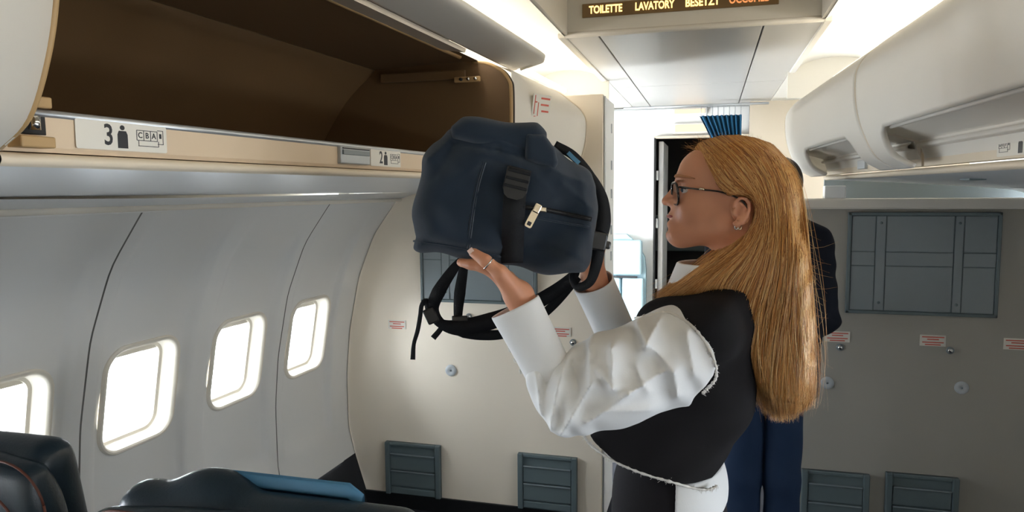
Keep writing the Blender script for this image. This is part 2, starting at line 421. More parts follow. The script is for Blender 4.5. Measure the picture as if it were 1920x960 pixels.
for side, root in ((-1, wl), (1, wr)):
    # moulded panels hold two windows each; the joint falls between windows 4|3 and 2|1
    groups = [[0]] + [[i, i+1] for i in range(1, 11, 2)]
    for g in groups:
        parts = []
        for i in g:
            lo_ = .0025
            parts.append(bay_vf(WCEN[i], side, gap=0 if len(g) > 1 else .0))
        v, f = merge(parts); v = [Vector(p) for p in v]
        yc = sum(WCEN[i] for i in g)/len(g); L = len(g)*WP
        v = [Vector((p.x, yc+(p.y-yc)*(L-.007)/L, p.z)) for p in v]
        o = obj('panel', v, f, 'sidewall', root, True)
        # a narrow backing strip shows dark in the joint
        yj = min(WCEN[i] for i in g)-WP/2
        zs = np.linspace(-1.36, -.035, 30); sv = []
        for z in zs:
            for dy in (-.05, .05):
                x = wallx(z, yj+dy)-.007; sv.append((x if side < 0 else 2*XC-x, yj+dy, z+H))
        obj('joint_strip', sv, [[2*i, 2*i+1, 2*i+3, 2*i+2] for i in range(len(zs)-1)], 'joint', root, True)
    # filler forward of the last window (tucked just behind the liner)
    ya, yb = WCEN[0]+WP/2-.02, YB_R+.04; zs = np.linspace(-1.36, -.035, 30); sv = []
    for z in zs:
        for y in (ya, yb):
            x = wallx(z, y)-.003; sv.append((x if side < 0 else 2*XC-x, y, z+H))
    obj('panel', sv, [[2*i, 2*i+1, 2*i+3, 2*i+2] for i in range(len(zs)-1)], 'sidewall', root, True)
    # black carpeted dado below the liner
    zs = np.linspace(-1.62, -1.352, 6); ys = np.linspace(Y0, YB_R+.04, 4); sv = []
    for z in zs:
        for y in ys:
            x = wallx(z, y)-.004; sv.append((x if side < 0 else 2*XC-x, y, z+H))
    obj('dado', sv, [[i*4+j, i*4+j+1, i*4+j+5, i*4+j+4] for i in range(5) for j in range(3)], 'dado', root, True)
    for i, yc in enumerate(WCEN):
        nw += 1; window(nw, yc, side, shut=(side > 0 and yc > 2.2))
    # vestibule side wall; the entry door on the left stands open
    for (y0, y1, z0, z1) in (((YB_R+.03, 4.05, -1.62, 1.0), (4.75, YF+.1, -1.62, 1.0), (4.0, 4.8, .25, 1.0)) if side < 0 else ((YB_R+.03, YF+.1, -1.62, 1.0),)):
        box('panel', (side*1.75+XC, (y0+y1)/2, (z0+z1)/2+H), (.06, y1-y0, z1-z0), 'white', root, b=0)
    if side < 0: portal((side*1.78+XC, 4.4, H-.68), (-side, 0, 0), .70, 1.86)

# crown of the fuselage behind bins and ceiling (closes the cabin)
pts = []
for k in range(25):
    t = math.pi*k/24; pts.append((XC-1.95*math.cos(t), H-.06+1.02*math.sin(t)))
sv = [(x, y, z) for y in (Y0, YF+.1) for x, z in pts]
cr = obj('ceiling_crown', sv, [[i, i+1, i+26, i+25] for i in range(24)], 'cove'); tag(cr, kind='structure', label='hidden fuselage crown lining')
for s in (-1, 1):
    b_ = box('trim_%d' % (1 if s < 0 else 2), (XC+s*1.70, .55, H-.045), (.50, 5.8, .02), 'sidewall', b=0); tag(b_, kind='structure', label='closing ledge above the sidewall')
wb = box('wall_back', (XC, Y0-.03, 1.2), (4.3, .06, 3.0), 'bulkhead', b=0); tag(wb, kind='structure', label='aft cabin wall behind the viewer')

# front bulkheads --------------------------------------------------
def bulkhead(name, side, y, x_in, ztop):
    zs = np.linspace(-1.62, min(ztop, -.035), 40); V = []
    outer = [(float(wallx(z, y))+.003, z) for z in zs]
    if ztop > -.035: outer += [(-1.60, .0), (-1.60, ztop)]
    if side > 0: outer = [(2*XC-a, b) for a, b in outer]
    poly = outer+[(x_in, ztop), (x_in, -1.62)]
    pr = poly_prism([(a, b+H) for a, b in poly], .035, (0, y, 0), (1, 0, 0), (0, 0, 1), (0, 1, 0))
    return obj(name, *pr, 'bulkhead')
wf = bulkhead('wall_front', -1, YB_L, -.48, .43); tag(wf, kind='structure', label='cream bulkhead wall on the left of the aisle')
wfr = bulkhead('wall_front_right', 1, YB_R, .33, -.092); wfr.data.materials[0] = MATS['bulkgrey']; tag(wfr, kind='structure', label='grey bulkhead wall on the right of the aisle')
# closet side facing the aisle, with a hinge strip of latches
sd = box('wall_closet', (-.495, 3.52, H-.595), (.03, .38, 2.05), 'white', b=.003)
box('closet_top', (-1.1, 3.52, H+.42), (1.2, .38, .02), 'cream', sd, b=0); tag(sd, kind='structure', label='white closet side at the aisle')
for z in (.12, -.02, -.2, -.33, -.5, .3): box('latch', (-.478, 3.60, H+z), (.006, .018, .045), 'steel', sd, b=.001)
box('edge_trim', (-.4745, 3.335, H-.595), (.008, .012, 2.04), 'alu', sd, b=.002)
bb = box('baseboard_left', (-1.1, YB_L-.006, .0375), (1.26, .012, .075), 'black', b=.002); tag(bb, kind='structure', label='black kick strip under the left bulkhead')
bb = box('baseboard_right', (.93, YB_R-.006, .0375), (1.2, .012, .075), 'black', b=.002); tag(bb, kind='structure', label='black kick strip under the right bulkhead')
# ledge rail capping the right bulkhead, grey filler behind it
ld = box('trim_3', (.99, YB_R+.0, H-.068), (1.32, .075, .046), 'bin', b=.008); tag(ld, kind='structure', label='light rail capping the right bulkhead')
ld = box('trim_4', (1.02, YB_R+.16, H-.02), (1.05, .02, .13), 'greypanel', b=.0); tag(ld, kind='structure', label='grey filler above the right bulkhead')
ld = box('trim_5', (.515, YB_R-.0, H-.018), (.085, .06, .055), 'white', b=.004); tag(ld, kind='structure', label='small white closing block under the right bins')

# ceiling ----------------------------------------------------------
CZ = .60
ceil = tag(empty('ceiling', (XC, 2, H+CZ)), 'low cream cabin ceiling of flat panels', kind='structure')
def cpanel(x0, x1, y0, y1, m_='ceilgrey', z=CZ): box('ceiling_panel', ((x0+x1)/2, (y0+y1)/2, H+z+.01), (x1-x0-.006, y1-y0-.006, .02), m_, ceil, b=.002)
for y0, y1 in ((2.87, 4.35), (4.35, YF)):
    cpanel(-.435, .177, y0, y1); cpanel(.177, .385, y0, y1)
    cpanel(-.565, -.435, y0, y1)
box('backing', (-.092, 4.15, H+CZ+.045), (.93, 2.5, .02), 'gap', ceil, b=0)
box('ceiling_panel', (-1.16, 4.745, H+CZ+.015), (1.19, 1.34, .03), 'cove', ceil, b=.002)
box('ceiling_panel', (.98, 4.745, H+CZ+.015), (1.19, 1.34, .03), 'cove', ceil, b=.002)
for x_ in (-1.40, 1.20): box('ceiling_panel', (x_, 3.75, H+CZ+.015), (.78 if x_ < 0 else .74, .68, .03), 'cove', ceil, b=.002)
# soffit face with the lavatory sign
pl = [(-.566, CZ), (.385, CZ), (.385, .82), (-.566, .82)]
sof = obj('soffit', *poly_prism([(a, b+H) for a, b in pl], .03, (0, 2.855, 0), (1, 0, 0), (0, 0, 1), (0, 1, 0)), 'ceil', ceil)
tube('soffit_edge', [(-.566, 2.858, H+CZ+.006), (.385, 2.858, H+CZ+.006)], .012, 'ceil', ceil)
# aft ceiling
box('ceiling_panel', (XC-.06, .25, H+.81), (1.35, 5.2, .02), 'ceil', ceil, b=0)
# concave light coves on both sides, running forward past the soffit
for s in (-1, 1):
    e = (-.566, CZ) if s < 0 else (.383, CZ)
    low = [(0, 0), (.03, .018), (.08, .042), (.16, .062), (.26, .064), (.34, .045), (.40, .0), (.43, -.05), (.44, -.10)]
    for prof, ya, yb in ((low, Y0, 4.05),):
        P2 = catmull(prof, 5); V = []; ys = np.linspace(ya, yb, 12)
        for y in ys:
            for (a, b) in P2: V.append((e[0]+s*a, y, H+e[1]+b))
        n = len(P2); Fq = [[i*n+j, i*n+j+1, (i+1)*n+j+1, (i+1)*n+j] for i in range(len(ys)-1) for j in range(n-1)]
        obj('cove', V, Fq if s > 0 else [q[::-1] for q in Fq], 'cove', ceil, True)
    box('cove_wall', (e[0]-s*.006, .25, H+.71), (.012, 5.2, .21), 'ceil', ceil, b=0)
    # bright edge rail of the ceiling panel, and the cove's forward closing piece
    box('cove_rail', (e[0]+s*.012, 3.45, H+CZ+.004), (.030, 1.2, .020), 'cove', ceil, b=.004)
    box('cove_end', (e[0]+s*.22, 4.06, H+CZ-.03), (.46, .02, .21), 'cove', ceil, b=.0)

# forward wall with the flight-deck doorway -------------------------
DX0, DX1, DZ = -.405, .25, .375
fw = tag(empty('wall_forward', (XC, YF, 0)), 'white forward wall of the entry area', kind='structure')
box('panel', ((-1.9+DX0)/2, YF+.03, H-.5), (DX0+1.9, .05, 2.25), 'white', fw, b=0)
fx = box('wall_forward_right', ((1.7+DX1)/2, YF-.07, H-.5), (1.7-DX1, .05, 2.25), 'cream', b=0); tag(fx, kind='structure', label='cream galley wall right of the doorway')
box('panel', ((DX0+DX1)/2, YF+.03, H+(DZ+.62)/2), (DX1-DX0, .05, .62-DZ), 'white', fw, b=0)
box('rail', (XC, YF-.01, H+.585), (1.3, .02, .012), 'alu', fw, b=.002)
dr = tag(empty('door_1', (DX0, YF, 0)), 'open flight deck doorway with a white frame', kind='structure')
box('jamb', (DX0+.005, YF+.0, H+(DZ-1.62)/2), (.014, .07, 1.62+DZ), 'black', dr, b=.002)
box('lintel', ((DX0+DX1)/2, YF+.0, H+DZ+.0), (DX1-DX0, .07, .016), 'cream', dr, b=.002)
box('leaf', (DX0+.045, YF+.33, H+(DZ-1.62)/2-.015), (.035, .60, 1.60+DZ), 'white', dr, b=.006)
for z in (.1, -.25, -.7): box('hinge', (DX0+.022, YF-.005, H+z), (.016, .03, .07), 'steel', dr, b=.002)
# dark flight deck beyond
fd = tag(empty('wall_flight_deck', (0, 7, 0)), 'dark flight deck beyond the doorway', kind='structure')
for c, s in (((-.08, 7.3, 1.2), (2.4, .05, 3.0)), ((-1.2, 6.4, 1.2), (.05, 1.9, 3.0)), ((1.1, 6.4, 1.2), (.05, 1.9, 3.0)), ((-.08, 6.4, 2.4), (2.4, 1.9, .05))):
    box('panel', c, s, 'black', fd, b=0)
box('instrument_panel', (-.05, 7.1, H-.42), (1.5, .12, .34), 'greypanel_d', fd, b=.01)
for k in range(6): box('gauge', (-.33+.12*k, 7.03, H-.36-.06*(k % 2)), (.06, .01, .05), 'signback', fd, b=.004)
# ================================================================ OVERHEAD BINS
def sillx(y, side): return (-.85+.0524*y) if side < 0 else (.65-.0524*y)
def U(u, y, z, side): return (sillx(y, side)+(u if side < 0 else -u), y, H+z)
DOORP = [(.055, .052), (.100, .085), (.130, .147), (.146, .21), (.151, .275), (.146, .315), (.122, .352), (.08, .388), (.02, .432), (-.06, .468), (-.18, .49)]
def ext(prof, ys, side, flip=False):
    V = [U(u, y, z, side) for y in ys for u, z in prof]; n = len(prof)
    Fc = [[i*n+j, i*n+j+1, (i+1)*n+j+1, (i+1)*n+j] for i in range(len(ys)-1) for j in range(n-1)]
    if (side > 0) != flip: Fc = [q[::-1] for q in Fc]
    return V, Fc
def solid(prof, y0, y1, side):
    """closed prism of a profile between two stations"""
    n = len(prof); V = [U(u, y0, z, side) for u, z in prof]+[U(u, y1, z, side) for u, z in prof]
    return V, [list(range(n)), [n+i for i in range(n)][::-1]]+[[i, n+i, n+(i+1) % n, (i+1) % n] for i in range(n)]
def closed_bin(y0, y1, side, label, scoop=True, cap=False, m0=.075, m1=.10):
    DOORP = [(u*(1.12 if side > 0 and u > 0 else 1), z) for u, z in globals()['DOORP']]
    root = empty('overhead_bin', U(0, (y0+y1)/2, 0, side), label, 'luggage bin', 'closed overhead bins')
    up = [tuple(p) for p in catmull(DOORP, 6)]; nl = 12; lowp = up[:nl+1]; uq = up[nl:]; rr = .055
    parts = []
    if scoop:
        def margin(ya, yb, sgn):
            V = []; nc = 8
            for k, (u, z) in enumerate(up):
                s_ = max(0, 1-k/nl); t = min(1, s_/.6); b_ = yb+sgn*rr*(1-math.sqrt(max(0, 1-(1-t)**2)))
                for c in range(nc+1): V.append(U(u, ya+(b_-ya)*c/nc, z, side))
            return V, [[i*(nc+1)+j, i*(nc+1)+j+1, (i+1)*(nc+1)+j+1, (i+1)*(nc+1)+j] for i in range(len(up)-1) for j in range(nc)]
        parts = [margin(y0, y0+m0, 1), margin(y1, y1-m1, -1)]
        V, Fq = ext(uq, np.linspace(y0+m0+rr, y1-m1-rr, 6), side); parts.append((V, [q[::-1] for q in Fq] if False else Fq))
    else: parts.append(ext(up, np.linspace(y0, y1, 8), side))
    v, f = merge(parts); d = obj('door', v, f, 'bin', root, True)
    bm = bmesh.new(); bm.from_mesh(d.data); bmesh.ops.remove_doubles(bm, verts=bm.verts, dist=.0004); bmesh.ops.recalc_face_normals(bm, faces=bm.faces); bm.to_mesh(d.data); bm.free(); d.data.polygons.foreach_set('use_smooth', [True]*len(d.data.polygons))
    so = d.modifiers.new('thick', 'SOLIDIFY'); so.thickness = .012; so.offset = 0
    v, f = solid([(-.03, .06), (-.03, .44), (.015, .425), (.07, .375), (.115, .34), (.135, .30), (.137, .22), (.122, .152), (.02, .12), (.0, .06)], y0+.012, y1-.012, side)
    obj('body', v, f, 'bin', root)
    if scoop:
        rp = catmull([(.127, .153), (.095, .162), (.055, .155), (.030, .135), (.024, .118), (.03, .112), (.03, .104), (.014, .101)], 5)
        obj('scoop', *ext(rp, np.linspace(y0+.03, y1-.03, 6), side, flip=True), 'bin', d, True)
        # rounded rim along the scoop
        tube('rim', [U(.130, y, .147, side) for y in np.linspace(y0+m0+.04, y1-m1-.04, 6)], .005, 'bin', d, 6)
    # seam bead at the forward end
    ws = [U(u+.004, y1-.001, z, side) for u, z in catmull(DOORP, 6)]
    tube('seam', ws, .0045, 'tan' if side < 0 else 'cream', root, 6)
    # sill face
    obj('sill', *solid([(-.02, .055), (.004, .055), (.006, .102), (-.02, .104)], y0+.005, y1-.005, side), 'sillcream' if side < 0 else 'cream', root)
    return root
def row_label(root, y, side, num, seats, flip=False, w=.13):
    """printed row placard on the sill: number, passenger symbol and seat plan"""
    o = Vector(U(.0070, y, .079, side))
    ex = Vector((.0524*(1 if side < 0 else -1), 1, 0)).normalized()*(1 if side < 0 else -1)
    ez = Vector((1, 0, 0)) if side < 0 else Vector((-1, 0, 0))
    B_ = (ex, (0, 0, 1), ez)
    pl = obj('row_placard', *poly_prism(rrect(w/2, .0195, .003, 3), .0008, o, *B_), 'label', root)
    pr = [place((text_vf(num, .040, .0003, .0006, sx=.85)), o+ex*((-w*.17) if side < 0 else w*.40)+ez*.0008, *B_)]
    px_ = -w*.02 if side < 0 else w*.22
    pr.append(poly_prism([(px_+.004*math.cos(a), .0125+.0035*math.sin(a)) for a in np.linspace(0, 2*math.pi, 12)[:-1]], .0005, o+ez*.0008, *B_))
    body = [(-.0085, -.016), (-.0085, .003), (-.006, .008), (.006, .008), (.0085, .003), (.0085, -.016)]
    pr.append(poly_prism([(px_+a, b) for a, b in body], .0005, o+ez*.0008, *B_))
    obj('row_number', *merge(pr), 'ink', pl)
    x0 = w*.14 if side < 0 else -w*.44; cw = .0125; pr = []
    n = len(seats)
    def bar(x, y_, sx, sy): return place(bevel_box_vf(Vector((x, y_, .0011)), (sx, sy, .0004), 0), o, *B_)
    for k in range(n+1): pr.append(bar(x0+cw*k, .004, .0009, .014))
    pr += [bar(x0+cw*n/2, .0112, cw*n, .0009), bar(x0+cw*n/2, -.003, cw*n, .0009), bar(x0+cw*n/2+.002, -.011, cw*n, .0009), bar(x0+.003, -.007, .0009, .008), bar(x0+cw*n+.002, -.007, .0009, .008), bar(x0+cw*n+.011, .003, .0009, .020), bar(x0+cw*n+.006, .013, .011, .0009), bar(x0+cw*n+.006, -.007, .011, .0009), bar(x0+cw*n+.006, .005, .004, .007)]
    for k, ch in enumerate(seats): pr.append(place(text_vf(ch, .0115, .0003, .0002), o+ex*(x0+cw*(k+.5))+Vector((0, 0, .004))+ez*.0008, *B_))
    obj('seat_plan', *merge(pr), 'ink', pl)

# --- the open bin on the left
OY0, OY1 = .64, 2.575
ob = empty('overhead_bin', U(-.4, 1.6, 0, -1), 'open overhead luggage bin with brown interior and raised door', 'luggage bin')
inner = [(-.01, .100), (-.78, .092), (-.775, .16), (-.76, .20), (-.66, .345), (-.54, .45), (-.50, .466), (-.12, .476)]
obj('lining', *ext(catmull(inner, 4), np.linspace(OY0-.01, OY1+.008, 10), -1, flip=True), 'binbrown', ob, True); ob.children[0].data.set_sharp_from_angle(angle=math.radians(40))
endp = [(-.78, .092), (-.775, .16), (-.76, .20), (-.66, .345), (-.54, .45), (-.50, .466), (-.145, .476), (-.085, .462), (-.035, .435), (-.008, .40), (0, .36), (0, .20), (0, .104)]
for ya, yb in ((OY1, OY1+.014), (OY0-.016, OY0)): obj('end_wall', *solid([(u-.02, z-.012) if u < -.7 else ((u-.02, z+.02) if u < -.45 else (u, z)) for u, z in endp], ya, yb, -1), 'binbrown', ob)
# seal along the forward end wall's edge
fe = catmull([(-.145, .474), (-.085, .462), (-.035, .435), (-.008, .40), (.0, .36), (.0, .20), (.0, .11)], 6)
tube('edge_seal', [U(u+.004, OY1+.005, z, -1) for u, z in fe], .007, 'tan', ob, 8)
tube('edge_gasket', [U(u+.010, OY1+.014, z, -1) for u, z in fe], .005, 'seal', ob, 6)
# sill: cream strip, metal lip, rounded lower rail
sl = obj('sill', *solid([(-.03, .052), (.000, .052), (.005, .058), (.006, .098), (-.03, .10)], OY0+.03, OY1+.01, -1), 'sillcream', ob)
tube('metal_lip', [U(.003, y, .100, -1) for y in np.linspace(OY0+.06, OY1, 6)], .0055, 'alu', sl, 8)
obj('top_frame', *solid([(-.15, .470), (-.064, .455), (-.060, .468), (-.15, .50)], OY0, 2.31, -1), 'cream', ob)
tube('top_seal', [U(-.15, y, .474, -1) for y in np.linspace(OY0, OY1-.10, 6)], .008, 'tan', ob, 8)
row_label(sl, .845, -1, '3', 'CBA', w=.155); row_label(sl, 1.612, -1, '2', 'CBA', w=.15)
lt = obj('latch', *place(bevel_box_vf(Vector((0, 0, 0)), (.125, .037, .012), .002), U(.008, 1.462, .079, -1), (.0524, .9986, 0), (0, 0, 1), (1, 0, 0)), 'steel', ob)
obj('latch_lever', *place(bevel_box_vf(Vector((.0, .006, .007)), (.112, .010, .004), .001), U(.008, 1.462, .079, -1), (.0524, .9986, 0), (0, 0, 1), (1, 0, 0)), 'greypanel', lt)
obj('latch_slot', *place(bevel_box_vf(Vector((.0, .0145, .007)), (.112, .0025, .002), 0), U(.008, 1.462, .079, -1), (.0524, .9986, 0), (0, 0, 1), (1, 0, 0)), 'ink', lt)
# catch bracket in the aft corner
br = obj('catch_bracket', *merge([place(bevel_box_vf(Vector((0, 0, 0)), (.045, .014, .03), .002), U(.012, .700, .063, -1), (.0524, .9986, 0), (0, 0, 1), (1, 0, 0)), place(bevel_box_vf(Vector((-.012, .025, -.004)), (.02, .05, .012), .002), U(.012, .690, .063, -1), (.0524, .9986, 0), (0, 0, 1), (1, 0, 0)), place(bevel_box_vf(Vector((.012, .05, -.004)), (.06, .014, .012), .002), U(.012, .690, .063, -1), (.0524, .9986, 0), (0, 0, 1), (1, 0, 0))]), 'tan', ob)
obj('catch_roller', *tube_vf([U(.016, .705, .078, -1), U(.016, .705, .095, -1)], .006, 10), 'chrome', br, True)
box('catch_recess', U(.004, .708, .086, -1), (.006, .04, .026), 'black', br, b=.001)
# hinge arm folded along the end wall
box('hinge_arm', U(-.33, OY1-.02, .425, -1), (.34, .014, .034), 'binbrown', ob, b=.004)
ha = box('hinge_link', U(-.15, OY1-.03, .405, -1), (.10, .012, .020), 'tan', ob, b=.004)
for k in range(3): tube('hinge_pin', [U(-.115-.028*k, OY1-.045, .405, -1), U(-.115-.028*k, OY1-.030, .405, -1)], .006, 'black' if k == 2 else 'chrome', ob, 8)
# raised door: outer skin seen from below, rounded at its forward corner
dp = catmull([(-.048, .466), (.0, .469), (.06, .474), (.105, .480), (.118, .488), (.108, .499), (.06, .508), (.0, .512)], 5)
V = []; ys = np.linspace(OY0, 2.76, 34); n = len(dp)
for y in ys:
    t = max(0, (y-2.60)/.16); k = 1-(1-math.sqrt(max(0, 1-t*t)))*.75
    for (u, z) in dp: V.append(U(-.045+(u+.045)*k, y, z-.012*t*t*(u > .06), -1))
Fq = [[i*n+j, i*n+j+1, (i+1)*n+j+1, (i+1)*n+j] for i in range(len(ys)-1) for j in range(n-1)]
rd = obj('raised_door', V, Fq, 'bin', ob, True); so = rd.modifiers.new('thick', 'SOLIDIFY'); so.thickness = .006; so.offset = 0; rd.data.set_sharp_from_angle(angle=math.radians(28))
obj('slot_light_block', *solid([(-.14, .500), (.0, .496), (.0, .520), (-.14, .520)], OY0, 2.31, -1), 'gap', ob)  # added dark strip: shuts off the cove light so the door slot stays dark

# --- neighbours on the left
b1 = closed_bin(-1.0, .625, -1, 'closed white overhead bin beside the left end of the open bin', scoop=False)
obj('door_edge', *solid([(.055, .058), (.100, .088), (.128, .147), (.142, .21), (.147, .275), (.142, .315), (.10, .36), (.02, .425), (-.03, .42), (-.03, .06)], .600, .623, -1), 'tan', b1)
b2 = empty('overhead_bin', U(0, 2.85, 0, -1), 'closed white bin end with red stickers right of the open bin', 'luggage bin', 'closed overhead bins')
fp = catmull([(.0, .055)]+[(u, max(z, .055)) for u, z in DOORP[:-2]]+[(-.05, .456)], 5); rings = []; F0, F1 = OY1+.022, 3.165
def fair(y): return math.sin(min(1, (y-F0)/.50)*math.pi/2)
for y in np.linspace(F0, F1, 22): rings.append([U(u*fair(y) if u > 0 else u, y, z-.0*(1-fair(y)), -1) for u, z in fp])
obj('fairing', *loft(rings, close=False), 'bin', b2, True)
obj('sill', *solid([(-.02, .056), (.004, .056), (.004, .10), (-.02, .102)], F0, F1, -1), 'sillcream', b2)
tube('seam', [U(u+.003, F1, z, -1) for u, z in fp], .003, 'cream', b2, 6)
# rounded forward end cap
cp = [(-.06, -.005)]+[(u, z) for u, z in DOORP]
cp = catmull([(-.06, .053), (.03, .053), (.09, .075), (.125, .147), (.142, .21), (.147, .275), (.142, .315), (.118, .352), (.075, .388), (.015, .43), (-.065, .466), (-.18, .486)], 4)
def end_cap(root, ya, yb, side, kz=1.0):
    rings = []
    for t in np.linspace(0, 1, 10):
        k = math.sqrt(max(0, 1-(t*.97)**2)); y = ya+(yb-ya)*t; c = (-.18, .25)
        q = 1.16 if side > 0 else 1.0
        rings.append([U(c[0]+((u*q if u > 0 else u)-c[0])*(.60+.40*k), y, c[1]+(z-c[1])*(.72+.28*k), side) for u, z in cp])
    v, f = loft(rings, close=False)
    f.append([9*len(cp)+i for i in range(len(cp))])
    o = obj('end_cap', v, f, 'bin', root, True)
    return o
end_cap(b2, 3.165, 3.285, -1)
# instruction stickers in red print
def sticker(root, y, z, u, w, h, side, rows, sl=.0524):
    o = Vector(U(u, y, z, side)); ex = Vector((sl if side < 0 else .0524, 1 if side < 0 else -1, 0)).normalized(); ez = Vector((1, -sl if side < 0 else 0, -.12)) if side < 0 else Vector((-1, 0, -.12)); ey = Vector((.12 if side < 0 else -.12, 0, 1))
    s = obj('sticker', *poly_prism([(-w/2, -h/2), (w/2, -h/2), (w/2, h/2), (-w/2, h/2)], .0006, o, ex, ey, ez), 'label', root)
    pr = []
    for (x, y_, sx, sy) in rows: pr.append(place(bevel_box_vf(Vector((x*w, y_*h, .0009)), (sx*w, sy*h, .0006), 0), o, ex, ey, ez))
    obj('print', *merge(pr), 'redink', s)
rows = [(-.38, .1, .04, .7), (-.30, .2, .10, .05), (-.18, -.1, .04, .6), (-.25, -.35, .25, .05), (.2, .36, .5, .07), (.18, .12, .45, .07), (.22, -.12, .4, .07), (.2, -.34, .42, .07)]
sticker(b2, 2.745, .315, .1465*fair(2.745)+.004, .11, .10, -1, rows, .0524+.147*math.pi/2/.5*math.cos((2.745-F0)/.5*math.pi/2))

# --- closed bins on the right
b3 = closed_bin(2.13, 3.33, 1, 'closed white overhead bin above the grey bulkhead, farther of the right pair', m0=.14, m1=.30)
end_cap(b3, 3.335, 3.48, 1)
b4 = closed_bin(.30, 2.12, 1, 'closed white overhead bin at the right edge, nearer of the right pair', m0=.10, m1=.13)
sticker(b3, 3.20, .24, .156, .08, .10, 1, rows)
row_label(b4, 1.605, 1, '2', 'DEF', w=.14); row_label(b3, 2.44, 1, '1', 'DEF', w=.14)
lt = obj('latch', *place(bevel_box_vf(Vector((0, 0, 0)), (.10, .03, .012), .002), U(.008, 2.72, .079, 1), (-.0524, .9986, 0), (0, 0, 1), (-1, 0, 0)), 'steel', b3)
b5 = closed_bin(-1.6, .29, 1, 'closed white overhead bin on the right outside the view')

# --- service panels under the bins
def service_panel(side, y0, y1, label):
    root = empty('service_panel', U(-.4, (y0+y1)/2, 0, side), label, 'service panel', 'passenger service panels')
    lip = catmull([(-.03, .049), (.000, .0505), (.010, .043), (.004, .034), (-.02, .034)], 5)
    obj('front_rail', *ext(lip, np.linspace(y0, y1, 8), side, flip=True), 'cream', root, True)
    us = catmull([(-.018, .034), (-.25, .022), (-.50, .006), (-.66, -.006)], 5)
    obj('underside', *ext(us, np.linspace(y0, y1, 20), side, flip=True), 'psu', root, True)
    ys = np.linspace(y0, y1, 30); V = []
    for y in ys:
        xw = float(wallx(-.035, y)); dz = .010*math.sin(y*2.3+.6)
        a = sillx(y, -1)-.655; V += [(a, y, H-.010+dz*.4), (a-.06, y, H-.020+dz), (xw+.02, y, H-.035)]
    if side > 0: V = [(2*XC-p[0], p[1], p[2]) for p in V]
    obj('lower_strip', V, [[i*3+j, i*3+j+1, i*3+j+4, i*3+j+3] for i in range(len(ys)-1) for j in range(2)], 'psu', root, True)
    p = [(float(wallx(-.035, y))+.012, y, H-.040) for y in np.linspace(y0, y1, 8)]
    if side > 0: p = [(2*XC-q[0], q[1], q[2]) for q in p]
    tube('wall_rail', p, .011, 'wframe', root, 8)
    # backing above the strip keeps the cove light out
    V = [q for y in (y0, y1) for q in (U(.0, y, .049, side), U(-.95, y, .049, side))]
    obj('backing', V, [[0, 1, 3, 2]], 'psu', root)
    return root
sp = service_panel(-1, .665, YB_L, 'long brushed grey service panel under the open bin')
sp0 = service_panel(-1, -1.0, .660, 'brushed grey service panel at the far left edge')
sq = service_panel(1, -1.6, 3.36, 'brushed grey service panel under the right bins')
for y, u, mm in ((2.42, -.22, 'greypanel_d'), (1.88, -.26, 'tan'), (1.72, -.38, 'redink')):
    p = U(u, y, .0245+.0627*(u+.25), 1); box('reading_light', (p[0], p[1], p[2]-.004), (.045, .085, .006), mm, sq, b=.002)

# --- fluorescent tubes lying in the coves behind the bins
for s in (-1, 1):
    pts = [U(-.13, y, .535, s) for y in np.linspace(.0, 3.9, 8)]
    lo = tube('cove_light', pts, .013, 'tube', None, 8)
    tag(lo, 'warm fluorescent tube hidden above the %s bins' % ('left' if s < 0 else 'right'), 'lamp', 'cove lights')
# ================================================================ THINGS ON THE WALLS, SIGN, VESTIBULE
def wall_plate(name, x0, x1, z0, z1, y, label, cat, group, seams=True):
    """grey framed access panel on a bulkhead facing the cabin"""
    root = empty(name, ((x0+x1)/2, y, H+z0), label, cat, group); cx, cz = (x0+x1)/2, H+(z0+z1)/2; w_, h_ = x1-x0, z1-z0
    box('backplate', (cx, y-.006, cz), (w_, .012, h_), 'greypanel_d', root, b=.002)
    t = .014
    fr = [bevel_box_vf(Vector((cx, y-.010, H+z)), (w_, .020, t), .003) for z in (z0+t/2, z1-t/2)]+[bevel_box_vf(Vector((x, y-.010, cz)), (t, .020, h_), .003) for x in (x0+t/2, x1-t/2)]
    obj('frame', *merge(fr), 'greypanel_d', root)
    xs = [x0+t, x0+t+(w_)*.165, x0+t+w_*.235, x0+w_*.705, x0+w_*.765, x1-t]; zs = [z0+t, cz-H-.01, cz-H+.05, z1-t]
    for i in range(5):
        for j in range(3):
            band = (i in (1, 3)) or j == 1
            a, b, c, d = xs[i]+.002, xs[i+1]-.002, zs[j]+.002, zs[j+1]-.002
            if j == 1 and i not in (0, 2, 4): continue
            if i in (1, 3):
                c, d = (zs[0]+.002, zs[3]-.002) if j == 0 else (0, 0)
                if j: continue
            box('panel', ((a+b)/2, y-.0135 if band else y-.012, H+(c+d)/2), (b-a, .006, d-c), 'greypanel', root, b=.0015)
    for x in (xs[1]+.02, xs[3]+.018):
        for z in (z0+.05, z1-.045): tube('screw', [(x, y-.016, H+z), (x, y-.0185, H+z)], .006, 'greypanel_d', root, 8)
    return root
wall_plate('access_panel', .573, 1.154, -.543, -.105, YB_R, 'large grey framed panel on the right bulkhead', 'wall panel', 'large grey wall panels')
wall_plate('access_panel', -1.375, -.785, -.543, -.105, YB_L, 'large grey framed panel on the left bulkhead behind the backpack', 'wall panel', 'large grey wall panels')
